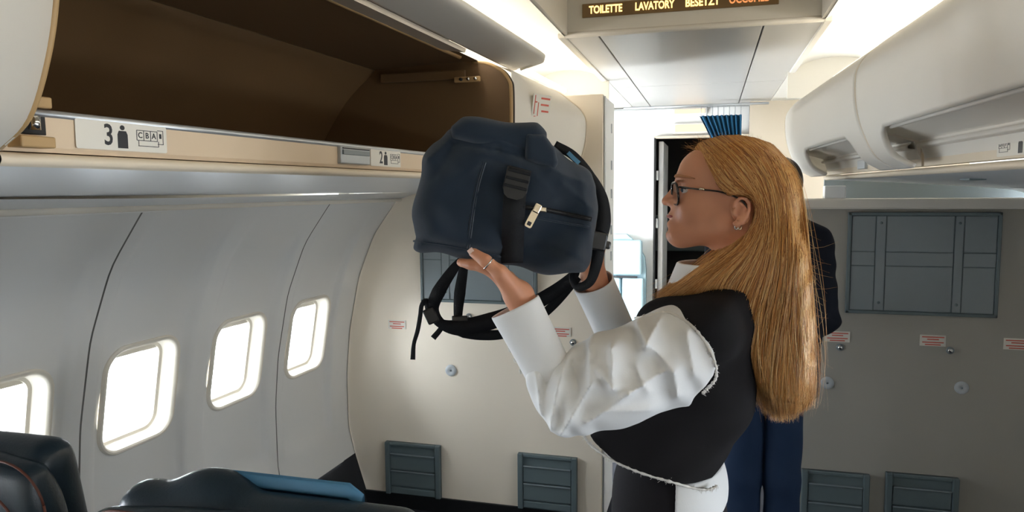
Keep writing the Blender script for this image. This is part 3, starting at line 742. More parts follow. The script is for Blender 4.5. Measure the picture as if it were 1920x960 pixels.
def pocket(x0, x1, zt, y, label):
    z1 = zt; z0 = -1.545; root = empty('folding_step', ((x0+x1)/2, y, H+z0), label, 'wall panel', 'small grey panels low on the bulkheads'); cx = (x0+x1)/2; w_ = x1-x0; t = .026
    box('backplate', (cx, y-.006, H+(z0+z1)/2), (w_, .012, z1-z0), 'greypanel_d', root, b=.002)
    for x in (x0+t/2, x1-t/2): box('upright', (x, y-.014, H+(z0+z1)/2), (t, .028, z1-z0), 'greypanel_d', root, b=.004)
    box('head', (cx, y-.012, H+z1-.008), (w_-2*t, .024, .016), 'greypanel_d', root, b=.003)
    z = z1-.055
    for k, hh in enumerate((.088, .088, .04)):
        box('slat', (cx, y-.016, H+z-hh/2), (w_-2*t-.004, .016, hh-.008), 'greypanel_d', root, b=.003)
        if k < 2: box('lip', (cx, y-.027, H+z-.004), (w_-2*t-.006, .010, .006), 'greypanel', root, b=.002)
        z -= hh
pocket(-1.585, -1.287, -1.272, YB_L, 'small grey slatted panel low on left bulkhead, beside the sidewall')
pocket(-.884, -.593, -1.270, YB_L, 'small grey slatted panel low on left bulkhead, nearer the aisle')
pocket(.416, .696, -1.262, YB_R, 'small grey slatted panel low on right bulkhead, beside the suited man')
pocket(.760, 1.045, -1.243, YB_R, 'small grey slatted panel low on right bulkhead, farther from the aisle')
def placard(x0, x1, z0, z1, y, label):
    cx, cz = (x0+x1)/2, (z0+z1)/2; root = empty('placard', (cx, y, H+z0), label, 'placard', 'small printed placards on the bulkheads')
    box('plate', (cx, y-.0015, H+cz), (x1-x0, .003, z1-z0), 'label', root, b=.001)
    pr = []
    for k, ww in enumerate((.85, .45, .82, .6)):
        pr.append(bevel_box_vf(Vector((cx, y-.0034, H+z1-.009-.0098*k-(.003 if k > 1 else 0))), ((x1-x0)*ww, .0008, .0045), 0))
    obj('print', *merge(pr), 'redink', root)
for i, (a, b) in enumerate(((.496, .598), (.873, .973), (1.186, 1.288))):
    placard(a, b, -.676, -.628, YB_R, 'small red printed placard on right bulkhead, %s' % ('nearest the woman', 'under the middle of the grey panel', 'at the right picture edge')[i])
for i, (a, b) in enumerate(((-1.56, -1.465), (-.725, -.625))):
    placard(a, b, -.69, -.645, YB_L, 'small faded placard on left bulkhead, %s' % ('beside the sidewall', 'behind the raised arm')[i])
def stud(x, z, y, label):
    root = empty('stud', (x, y, H+z), label, 'stud', 'chrome studs'); n = 14
    tube('collar', [(x, y-.0005, H+z), (x, y-.004, H+z)], .016, 'greypanel', root, n)
    rings = [[(x+.011*c*math.cos(a), y-.004-.010*s, H+z+.011*c*math.sin(a)) for a in np.linspace(0, 2*math.pi, n+1)[:-1]] for c, s in ((1, 0), (.95, .4), (.75, .75), (.4, .95), (.05, 1))]
    obj('knob', *loft(rings, True, False, True), 'chrome', root, True)
stud(.559, -.700, YB_R, 'small chrome stud on right bulkhead beside the hair'); stud(.990, -.691, YB_R, 'small chrome stud on right bulkhead under the grey panel')
stud(-.615, -.715, YB_L, 'small chrome stud on left bulkhead behind the raised arm'); stud(-1.13, -.612, YB_L, 'small chrome stud on left bulkhead behind the strap')
def disc(x, z, y, r, label):
    root = empty('cover_disc', (x, y, H+z), label, 'cover', 'round cover discs'); n = 28
    rings = [[(x+r*c*math.cos(a), y-d, H+z+r*c*math.sin(a)) for a in np.linspace(0, 2*math.pi, n+1)[:-1]] for c, d in ((1, 0), (1, .003), (.94, .0055), (.3, .006), (.25, .0045), (.02, .0045))]
    obj('disc', *loft(rings, True, False, True), 'disc', root, True); tube('screw', [(x, y-.004, H+z), (x, y-.0065, H+z)], r*.16, 'greypanel', root, 10)
disc(-1.228, -.886, YB_L, .029, 'round pale grey disc on the left bulkhead')
disc(.512, -.863, YB_R, .028, 'round grey disc on right bulkhead beside the hair ends'); disc(1.040, -.850, YB_R, .028, 'round grey disc on right bulkhead, right of the hair')

# lavatory sign on the soffit ----------------------------------------
YS = 2.855
sg = empty('lavatory_sign', (-.11, YS, H+.665), 'brown illuminated lavatory occupied sign under the ceiling', 'sign')
x0, x1, z0, z1 = -.495, .225, .666, .718
box('housing', ((x0+x1)/2, YS-.004, H+(z0+z1)/2), (x1-x0, .008, z1-z0), 'signback', sg, b=.002)
for s, xa, xb, mm in (('TOILETTE', -.468, -.340, 'signlit'), ('LAVATORY', -.292, -.146, 'signlit'), ('BESETZT', -.105, .018, 'signlit'), ('OCCUPIED', .052, .197, 'signdim')):
    v, f = text_vf(s, .040, .0005, .0011); xs = [p.x for p in v]; k = (xb-xa)/(max(xs)-min(xs))
    v = [Vector((p.x*k, p.y, p.z)) for p in v]
    obj('lettering', *place((v, f), ((xa+xb)/2, YS-.0088, H+(z0+z1)/2), (1, 0, 0), (0, 0, 1), (0, -1, 0)), mm, sg)

# vestibule -----------------------------------------------------------
cu = empty('curtain', (.08, 5.16, H+.1), 'short bunched teal blue curtain by the ceiling', 'curtain')
V = []; N = 90
for j, z in enumerate(np.linspace(.495, -1.45, 12)):
    for i in range(N):
        t = i/(N-1); a = t*math.pi*18; g_ = min(1, (.495-z)/.30); x = -.085+.275*t+(1-t)*.14*g_*g_*(3-2*g_); V.append((x, 5.14+.022*math.sin(a)+.008*math.sin(a*2.7+1), H+z))
c_ = obj('cloth', V, [[j*N+i, j*N+i+1, (j+1)*N+i+1, (j+1)*N+i] for j in range(11) for i in range(N-1)], 'curtain', cu, True)
tube('curtain_rail', [(-.6, 5.14, H+.565), (.36, 5.14, H+.565)], .008, 'alu', cu, 8)
for k in range(8): tube('hook', [(-.075+.037*k, 5.14, H+.56), (-.075+.037*k, 5.14, H+.49)], .003, 'alu', cu, 6)
for z, xx, ww in ((.555, -.16, .24), (.435, -.15, .25)):
    s = empty('exit_sign', (xx, YF, H+z), 'small glowing orange sign above the doorway, %s of two' % ('upper' if z > .5 else 'lower'), 'sign', 'glowing signs above the doorway')
    box('housing', (xx, YF-.005, H+z), (ww, .02, .075 if z < .5 else .05), 'white', s, b=.004); box('lens', (xx, YF-.018, H+z), (ww-.03, .006, .05 if z < .5 else .028), 'exitlit', s, b=.002)
js = empty('jump_seat', (-.58, YF-.05, .3), 'pale blue folding crew seat on the forward wall', 'seat')
pr = [(-.75, -1.30), (-.75, -.37), (-.70, -.33), (-.60, -.33), (-.52, -.40), (-.465, -.50), (-.455, -.60), (-.455, -1.30)]
obj('back_shell', *poly_prism([(a, b+H) for a, b in pr], .06, (0, YF-.055, 0), (1, 0, 0), (0, 0, 1), (0, 1, 0)), 'jump', js)
box('headrest', (-.61, YF-.075, H-.50), (.26, .05, .26), 'jump', js, b=.02, seg=3); box('back_cushion', (-.545, YF-.075, H-.87), (.16, .05, .44), 'jump', js, b=.018, seg=3); box('back_cushion', (-.69, YF-.075, H-.87), (.11, .05, .44), 'jump', js, b=.018, seg=3)
box('strap', (-.625, YF-.085, H-.645), (.22, .02, .014), 'ink', js, b=.002)
gl = empty('galley_lamp', (XC-.6, 4.6, H+.59), 'flat ceiling lamp over the entry area', 'lamp', 'entry lamps')
box('diffuser', (-.95, 4.5, H+.592), (.35, .7, .012), 'galleylamp', gl, b=.002)
gl = empty('galley_lamp', (XC+.8, 4.6, H+.59), 'flat ceiling lamp over the galley', 'lamp', 'entry lamps')
box('diffuser', (.75, 4.5, H+.592), (.35, .7, .012), 'galleylamp', gl, b=.002)
# ================================================================ SEATS
def rot_x(a): return np.array([[1, 0, 0], [0, math.cos(a), math.sin(a)], [0, -math.sin(a), math.cos(a)]])
def seat(xc, wd, ztop, ytop, label, cover=False):
    root = empty('cabin_seat', (xc, ytop+.35, 0), label, 'seat', 'dark leather cabin seats'); hw = wd/2; t = math.radians(9); R = rot_x(t)
    zt = H+ztop
    ax = np.array([0, math.sin(t), -math.cos(t)])      # down along the back, towards the front of the plane
    def shell(P):
        c = np.array([xc, ytop, zt])+ax*.36; d = rbox(P, c, (hw, .045, .36), .04, R)
        q = (P-c)@R.T; return d+.25*np.maximum(0, q[:, 2]-.22)**2*8*(np.abs(q[:, 0])/hw)**2
    v, f = sdf_mesh(shell, (xc-hw-.03, ytop-.10, zt-.80), (xc+hw+.03, ytop+.30, zt+.05), .010); fast_obj('back_shell', v, f, 'leather', root)
    def cush(P):
        c = np.array([xc, ytop+.062, zt+.018])+ax*.40; d = rbox(P, c, (hw-.03, .055, .39), .05, R)
        return smin(d, ellip(P, np.array([xc-.12, ytop+.090, zt-.012]), (.085, .050, .050)), .025)
    v, f = sdf_mesh(cush, (xc-hw-.03, ytop-.08, zt-.86), (xc+hw+.03, ytop+.36, zt+.09), .010); fast_obj('back_cushion', v, f, 'leather', root)
    # brown piping round the back shell and a second arc inset on it
    ay = np.array([0, -math.cos(t), -math.sin(t)])
    for ins, off, nm in ((.006, .020, 'piping'), (.055, .0465, 'piping')):
        pts = []
        for x, s in rrect(hw-ins, .36-ins, .09, 8):
            p = np.array([xc, ytop, zt])+ax*(.36-s)+ay*off+np.array([x, 0, 0]); pts.append(p)
        n = len(pts); tube(nm, pts+[pts[0]], .0028, 'piping', root, 6)
    # cushion, arms, legs
    def pan(P): return rbox(P, (xc, ytop+.38, .44), (hw-.02, .25, .065), .05)
    v, f = sdf_mesh(pan, (xc-hw, ytop+.1, .35), (xc+hw, ytop+.68, .54), .014); fast_obj('seat_cushion', v, f, 'leather', root)
    for s in (-1, 1):
        box('armrest', (xc+s*(hw-.02), ytop+.36, .63), (.045, .40, .05), 'leather', root, b=.015, seg=3); box('arm_panel', (xc+s*(hw-.02), ytop+.34, .49), (.03, .34, .23), 'greypanel_d', root, b=.006)
        for dy in (.2, .55): box('leg', (xc+s*(hw-.12), ytop+dy, .19), (.03, .04, .38), 'alu', root, b=.006)
    if cover:
        x0, x1 = cover; pr = []
        path = [(ytop+.100, zt+.005), (ytop+.103, zt+.022), (ytop+.107, zt+.0255), (ytop+.112, zt+.022), (ytop+.120, zt-.04), (ytop+.135, zt-.14)]
        P = catmull([(0, a, b) for a, b in path], 4)
        rings = []
        for x in np.linspace(x0, x1, 12):
            e = max(0, (x-(x1-.02))/.02); dz = -.018*e*e
            rings.append([(x, p[1], p[2]+dz+.0035) for p in P]+[(x, p[1], p[2]+dz) for p in P[::-1]])
        obj('headrest_cover', *loft(rings, True, True, True), 'bluecover', root, True, label='light blue headrest cover')
    return root
seat(-1.535, .52, -.525, 1.10, 'dark teal leather seat back beside the window')
seat(-.765, .67, -.552, 1.02, 'dark teal leather seat back by the aisle with blue headrest cover', cover=(-.885, -.590))

# ================================================================ BACKPACK
mat('denim', srgb(25, 41, 58), .85, bump=.5, weave=520, var=.14, vscale=14, sheen=.25, spec=.2)
mat('webbing', srgb(15, 17, 22), .7, bump=.4, scale=700, var=.1, spec=.3)
mat('stitch', srgb(92, 100, 110), .8)
mat('plastic', srgb(18, 18, 20), .35)
BP0 = np.array(ray(950, 370)*1.22)+np.array([0, 0, H])
_rh = np.array([BP0[0], BP0[1], 0]); _rh /= np.linalg.norm(_rh)
BEX = np.array([_rh[1], -_rh[0], 0]); _c, _s = math.cos(math.radians(4)), math.sin(math.radians(4))
BEX = np.array([BEX[0]*_c-BEX[1]*_s, BEX[0]*_s+BEX[1]*_c, 0]); BEZ = np.array([0, 0, 1.0]); BEY = np.cross(BEZ, BEX)
def bl(x, y, dep=0.0):
    """pixel -> local bag coordinates on the plane at local depth dep"""
    r = np.array(ray(x, y)); o = BP0+BEY*dep-np.array([0, 0, H]); t = (o@BEY)/(r@BEY); p = r*t-BP0+np.array([0, 0, H]); return np.array([p@BEX, p@BEZ])
def bw(x, y, dep=0.0):
    a, b = bl(x, y, dep); return BP0+BEX*a+BEZ*b+BEY*dep
bag = empty('backpack', tuple(BP0-np.array([0, 0, .15])), 'dark navy denim backpack lifted up towards the open bin', 'backpack')
OUT = [(773, 468), (775, 405), (784, 345), (797, 296), (812, 268), (838, 243), (862, 230), (930, 232), (1000, 243), (1030, 268), (1075, 300), (1106, 326), (1118, 348), (1114, 400), (1110, 460), (1106, 492), (1092, 508), (1050, 511), (1000, 508), (960, 498), (915, 489), (870, 482), (820, 474), (785, 473)]
OUTL = np.array([bl(*p, .05) for p in OUT])
def to_local(P): q = P-BP0; return q@BEX, q@BEY, q@BEZ
BT = .082
BCR = [(bl(*a), bl(*b), w_, am) for a, b, w_, am in [((1030, 318), (1100, 346), .008, .006), ((1052, 345), (1112, 395), .008, .005), ((900, 290), (968, 312), .010, .005), ((800, 300), (846, 262), .010, .007), ((815, 330), (850, 270), .010, -.005),
    ((1000, 330), (1040, 372), .010, .005), ((845, 266), (930, 280), .006, -.006), ((930, 280), (1010, 304), .006, -.006), ((1000, 440), (1090, 490), .012, .004), ((905, 305), (876, 478), .006, -.004), ((780, 448), (940, 478), .006, -.004), ((990, 400), (1108, 424), .006, .005), ((1090, 330), (1112, 480), .010, .004), ((860, 330), (910, 300), .01, .003)]]
def bag_sdf(P):
    x, y, z = to_local(P); d2 = poly2d(x, z, OUTL)
    puff = .010*np.sin(x*24+1.0)*np.sin(z*19+.4)+.006*np.sin(x*41-z*33)
    r = .040; qx = d2+r; qy = np.abs(y-BT)-(BT-r)-puff*np.clip(-d2/.04, 0, 1)
    d = np.sqrt(np.maximum(qx, 0)**2+np.maximum(qy, 0)**2)+np.minimum(np.maximum(qx, qy), 0)-r
    # soft wrinkles
    wr = .0022*np.sin(38*x+22*z+3*np.sin(17*z))+.0016*np.sin(61*z-29*x+2*np.sin(23*x))+.0012*np.sin(95*x+60*z)
    cz = np.zeros(len(P))
    for a, b, w_, am in BCR:
        e = b-a; q = np.stack([x, z], 1)-a; t = np.clip(q@e/(e@e), 0, 1); dd = np.linalg.norm(q-t[:, None]*e, axis=1); cz += am*np.exp(-dd/w_)
    return d*.85+wr-cz
lo = BP0-.32; hi = BP0+.36; lo[2] = BP0[2]-.20; hi[2] = BP0[2]+.20
v, f = sdf_mesh(bag_sdf, lo, hi, .004); fast_obj('body', v, f, 'denim', bag)
def bag_front(px_, py_, off=0.0):
    """point on the bag's camera-side face under a pixel"""
    r = np.array(ray(px_, py_)); o = np.array([0, 0, H]); t0 = (BP0-o)@BEY/(r@BEY); ts = np.linspace(t0-.06, t0+.12, 240); P = o+r*ts[:, None]; d = bag_sdf(P); k = np.argmax(d < 0.0)
    if d.min() > 0: k = np.argmin(d)
    return P[k]-BEY*off
def front_ribbon(name, pxs, wpx, th, material, parent, off=.002, n=6):
    c = catmull(pxs, n); P = np.array([bag_front(a, b, off) for a, b in c]); P[1:-1] = (P[:-2]+P[2:]+2*P[1:-1])/4
    wd = []
    T = np.gradient(P, axis=0)
    for t in T: q = np.cross(BEY, t); wd.append(q/np.linalg.norm(q))
    return obj(name, *ribbon_vf(P, np.array(wd), wpx*.9/1000, th), material, parent, True)
# lid over the top, its own volume
LID = [(842, 240), (868, 223), (930, 226), (1003, 234), (1020, 252), (1022, 276), (1010, 300), (985, 293), (930, 277), (880, 268), (845, 264)]
LIDL = np.array([bl(*p, .03) for p in LID])
def lid_sdf(P):
    x, y, z = to_local(P); d2 = poly2d(x, z, LIDL); r = .016; qx = d2+r; qy = np.abs(y-BT+.004)-(BT+.006-r)
    wr = .0018*np.sin(60*x+10*z)+.0012*np.sin(110*z-30*x)
    return (np.sqrt(np.maximum(qx, 0)**2+np.maximum(qy, 0)**2)+np.minimum(np.maximum(qx, qy), 0)-r)*.9+wr
v, f = sdf_mesh(lid_sdf, lo, hi, .004); fast_obj('top_flap', v, f, 'denim', bag)
FLP = [(985, 250), (1020, 252), (1040, 280), (1046, 306), (1040, 318), (1005, 308), (984, 300)]
FLPL = np.array([bl(*p, .0) for p in FLP])
def flp_sdf(P):
    x, y, z = to_local(P); d2 = poly2d(x, z, FLPL); r = .008; qx = d2+r; qy = np.abs(y-BT+.010)-(BT+.006-r)
    return np.sqrt(np.maximum(qx, 0)**2+np.maximum(qy, 0)**2)+np.minimum(np.maximum(qx, qy), 0)-r
v, f = sdf_mesh(flp_sdf, lo, hi, .004); fast_obj('zip_guard', v, f, 'denim', bag)
# stitching, webbing, zip
def bag_tube(name, pxs, r, m_, off=.0, par=None): 
    P = np.array([bag_front(a, b, off) for a, b in catmull(pxs, 6)]); P[1:-1] = (P[:-2]+P[2:]+2*P[1:-1])/4; return tube(name, P, r, m_, par or bag, 5)
bag_tube('stitching', [(911, 305), (899, 345), (889, 400), (880, 470)], .0009, 'stitch', .0012)
bag_tube('seam', [(906, 303), (894, 345), (884, 400), (875, 470)], .0022, 'denim', .0005)
bag_tube('seam', [(776, 452), (830, 458), (880, 468), (940, 482)], .002, 'denim', .0005)
web = front_ribbon('webbing_strap', [(975, 318), (968, 345), (964, 380), (962, 420), (961, 460), (960, 492)], 42, .003, 'webbing', bag, .004)
bk = empty('buckle', tuple(bag_front(969, 338))); bk.parent = bag; bk.location = bag_front(969, 338)-np.array(bag.location)
bex, bey = BEX*.97-BEZ*.24, BEZ*.97+BEX*.24
bo = bag_front(969, 337, .006)
def bplace(vf): return place(vf, bo, bex, bey, -BEY)
bpo = obj('ladder_lock', *bplace(merge([bevel_box_vf(Vector((0, .0, .002)), (.042, .040, .005), .002), poly_prism([(-.020, -.018), (.020, -.018), (.016, -.028), (.008, -.033), (-.008, -.033), (-.016, -.028)], .006, (0, 0, 0), (1, 0, 0), (0, 1, 0), (0, 0, 1))])), 'plastic', bag)
for k in range(3): obj('bar', *bplace(bevel_box_vf(Vector((0, .013-.013*k, .006)), (.040, .005, .004), .0015)), 'webbing', bpo)
bpy.data.objects.remove(bk)
zp = front_ribbon('zip', [(978, 388), (1020, 393), (1065, 402), (1108, 411)], 9, .003, 'webbing', bag, .003)
bag_tube('zip_teeth', [(980, 388), (1020, 393), (1065, 402), (1106, 411)], .0016, 'plastic', .005, zp)
bag_tube('seam', [(990, 405), (1040, 415), (1105, 426)], .002, 'denim', .0008)
def puller(px_, py_, ang, sc_):
    o = bag_front(px_, py_, .008); a = math.radians(ang); ex = BEX*math.cos(a)+BEZ*math.sin(a); ez = -BEX*math.sin(a)+BEZ*math.cos(a)
    pr = rrect(.0055*sc_, .014*sc_, .003*sc_, 4); hole = rrect(.003*sc_, .003*sc_, .001*sc_, 4)
    p = obj('zip_puller', *poly_prism([(x, y-.012*sc_) for x, y in pr], .002, o, ex, ez, -BEY), 'gold', bag)
    obj('slider', *place(bevel_box_vf(Vector((0, .005*sc_, .001)), (.011*sc_, .014*sc_, .007), .002), o, ex, ez, -BEY), 'gold', p)
    obj('puller_hole', *poly_prism([(x, y-.020*sc_) for x, y in hole], .0005, Vector(o)-Vector(BEY)*.0021, ex, ez, -BEY), 'ink', p)
puller(999, 258, 12, 1.0)
puller(1003, 396, -28, 1.15)
obj('slider', *place(bevel_box_vf(Vector((0, 0, .001)), (.022, .009, .008), .002), bag_front(1012, 392, .004), BEX*.98-BEZ*.15, BEZ, -BEY), 'gold', zp)
# straps hanging and looping below and beside the bag (real webbing at its own depth)
def strap(name, pts, wpx, m_='webbing', th=.0035, face=None, n=8):
    """pts: pixel x, pixel y, local depth"""
    C = catmull(pts, n); P = np.array([bw(a, b, d) for a, b, d in C]); T = np.gradient(P, axis=0); wd = []
    for i, t in enumerate(T):
        t = t/np.linalg.norm(t); q = np.cross(BEY, t); q /= np.linalg.norm(q)+1e-9
        wd.append(q)
    w_ = np.interp(np.linspace(0, 1, len(P)), np.linspace(0, 1, len(wpx)), wpx) if isinstance(wpx, (list, tuple)) else wpx
    return obj(name, *ribbon_vf(P, np.array(wd), np.asarray(w_)*.9/1000, th), m_, bag, True)
strap('shoulder_strap', [(880, 470, .10), (850, 505, .10), (822, 548, .10), (812, 580, .11), (828, 607, .115), (865, 614, .12), (920, 602, .125), (975, 582, .13), (1030, 553, .13), (1072, 520, .12), (1082, 500, .11)], [8, 20, 28, 24, 20, 36, 36, 32, 30, 22, 14])
strap('shoulder_strap', [(872, 480, .125), (868, 510, .125), (862, 550, .125), (859, 592, .125), (864, 612, .13)], [14, 20, 24, 18, 14])
strap('shoulder_strap', [(838, 612, .135), (870, 622, .135), (905, 628, .14), (945, 626, .145), (990, 610, .15), (1040, 570, .15), (1085, 520, .14)], [14, 26, 22, 20, 20, 18, 14])
strap('strap_tail', [(806, 585, .11), (800, 566, .105), (791, 572, .10), (788, 592, .10), (783, 620, .10), (776, 645, .10), (774, 674, .10)], [16, 14, 9, 9, 9, 8, 10], th=.003)
strap('strap_tail', [(832, 608, .12), (824, 620, .12), (812, 634, .12)], [10, 11, 12], th=.003)
v, f = merge([place(bevel_box_vf(Vector((0, 0, 0)), (.022, .030, .010), .003), bw(808, 592, .105), BEX*.9+BEZ*.4, BEZ*.9-BEX*.4, -BEY)]); obj('strap_adjuster', v, f, 'plastic', bag)
v, f = merge([place(bevel_box_vf(Vector((0, 0, 0)), (.030, .010, .008), .002), bw(862, 597, .12), BEX, BEZ, -BEY)]); obj('strap_adjuster', v, f, 'plastic', bag)
strap('side_strap', [(1040, 272, .07), (1075, 292, .06), (1108, 330, .05), (1128, 372, .045), (1132, 415, .04), (1124, 455, .035), (1118, 495, .035), (1106, 528, .035), (1084, 538, .04), (1074, 522, .05), (1078, 505, .06)], [18, 18, 16, 24, 28, 26, 22, 18, 16, 14, 12])
v, f = merge([place(bevel_box_vf(Vector((0, 0, 0)), (.030, .034, .014), .004), bw(1122, 452, .03), BEX*.97-BEZ*.2, BEZ*.97+BEX*.2, -BEY), place(bevel_box_vf(Vector((.016, -.004, 0)), (.014, .014, .010), .003), bw(1122, 452, .03), BEX*.97-BEZ*.2, BEZ*.97+BEX*.2, -BEY)]); obj('strap_adjuster', v, f, 'plastic', bag)
v, f = ribbon_vf(np.array([bw(1065, 286, .02), bw(1075, 296, .018), bw(1086, 306, .017)]), BEZ, .007, .002); obj('care_tag', v, f, 'bluecover', bag)
# ================================================================ THE WOMAN
def skin_mat(name, col):
    m_ = mat(name, col, .48, bump=.12, scale=420, var=.05, vscale=30, sss=.12, spec=.4); return m_
skin_mat('skin', srgb(196, 138, 108)); skin_mat('skin_man', srgb(190, 136, 108))
mat('lips', srgb(160, 84, 78), .38); mat('brow', srgb(164, 114, 80), .9)
mat('nail', srgb(226, 196, 184), .25); mat('eyewhite', srgb(225, 220, 214), .2); mat('iris', srgb(74, 90, 100), .15)
mat('vest', srgb(27, 25, 27), .85, bump=.5, weave=600, var=.12, vscale=18, spec=.2)
mat('shirt', srgb(226, 226, 226), .75, bump=.12, scale=500, sheen=.15, spec=.25)
mat('fray', srgb(222, 218, 212), .9)
mat('trouser', srgb(34, 32, 36), .85, bump=.3, scale=700, spec=.2)
mat('acetate', srgb(24, 16, 14), .2, coat=.5)
thin_glass('lens', (.97, .98, .98), .07)
def hair_mat(name, dark, mid, light, ombre=False):
    mt = bpy.data.materials.new(name); mt.use_nodes = True; nt = mt.node_tree; b = nt.nodes['Principled BSDF']
    g = nt.nodes.new('ShaderNodeNewGeometry'); r = nt.nodes.new('ShaderNodeValToRGB'); r.color_ramp.elements[0].color = (*dark, 1); r.color_ramp.elements[1].color = (*light, 1)
    e = r.color_ramp.elements.new(.5); e.color = (*mid, 1); nt.links.new(g.outputs['Random Per Island'], r.inputs[0]); nt.links.new(r.outputs[0], b.inputs['Base Color'])
    if ombre:      # darker at the roots, bleached towards the ends
        sx = nt.nodes.new('ShaderNodeSeparateXYZ'); nt.links.new(g.outputs['Position'], sx.inputs[0]); mr = nt.nodes.new('ShaderNodeMapRange'); nt.links.new(sx.outputs['Z'], mr.inputs['Value'])
        mr.inputs['From Min'].default_value = 1.72; mr.inputs['From Max'].default_value = 1.30; mx = nt.nodes.new('ShaderNodeMix'); mx.data_type = 'RGBA'; mx.blend_type = 'MULTIPLY'; mx.inputs['Factor'].default_value = 1
        r2 = nt.nodes.new('ShaderNodeValToRGB'); r2.color_ramp.elements[0].color = (.62, .50, .36, 1); r2.color_ramp.elements[1].color = (1, 1, 1, 1)
        nt.links.new(mr.outputs[0], r2.inputs[0]); nt.links.new(r.outputs[0], mx.inputs['A']); nt.links.new(r2.outputs[0], mx.inputs['B']); nt.links.new(mx.outputs['Result'], b.inputs['Base Color'])
    b.inputs['Roughness'].default_value = .42; b.inputs['Specular IOR Level'].default_value = .55; MATS[name] = mt
hair_mat('hair', srgb(144, 88, 40), srgb(230, 168, 92), srgb(255, 222, 160), True)
mat('hairbase', srgb(166, 112, 58), .6, var=.3, vscale=40, bump=.4, scale=120)
hair_mat('greyhair', srgb(70, 62, 54), srgb(110, 100, 88), srgb(150, 140, 126))

YM = 1.42
def W3(x, y, Y=YM): return np.array(atY(x, y, Y))
def mir(p, k=1): return np.array([p[0], 2*YM-p[1], p[2]])
wo = empty('person', (-.06, YM, 0), 'woman with long blond hair, glasses, black vest and white shirt lifting a backpack', 'person')

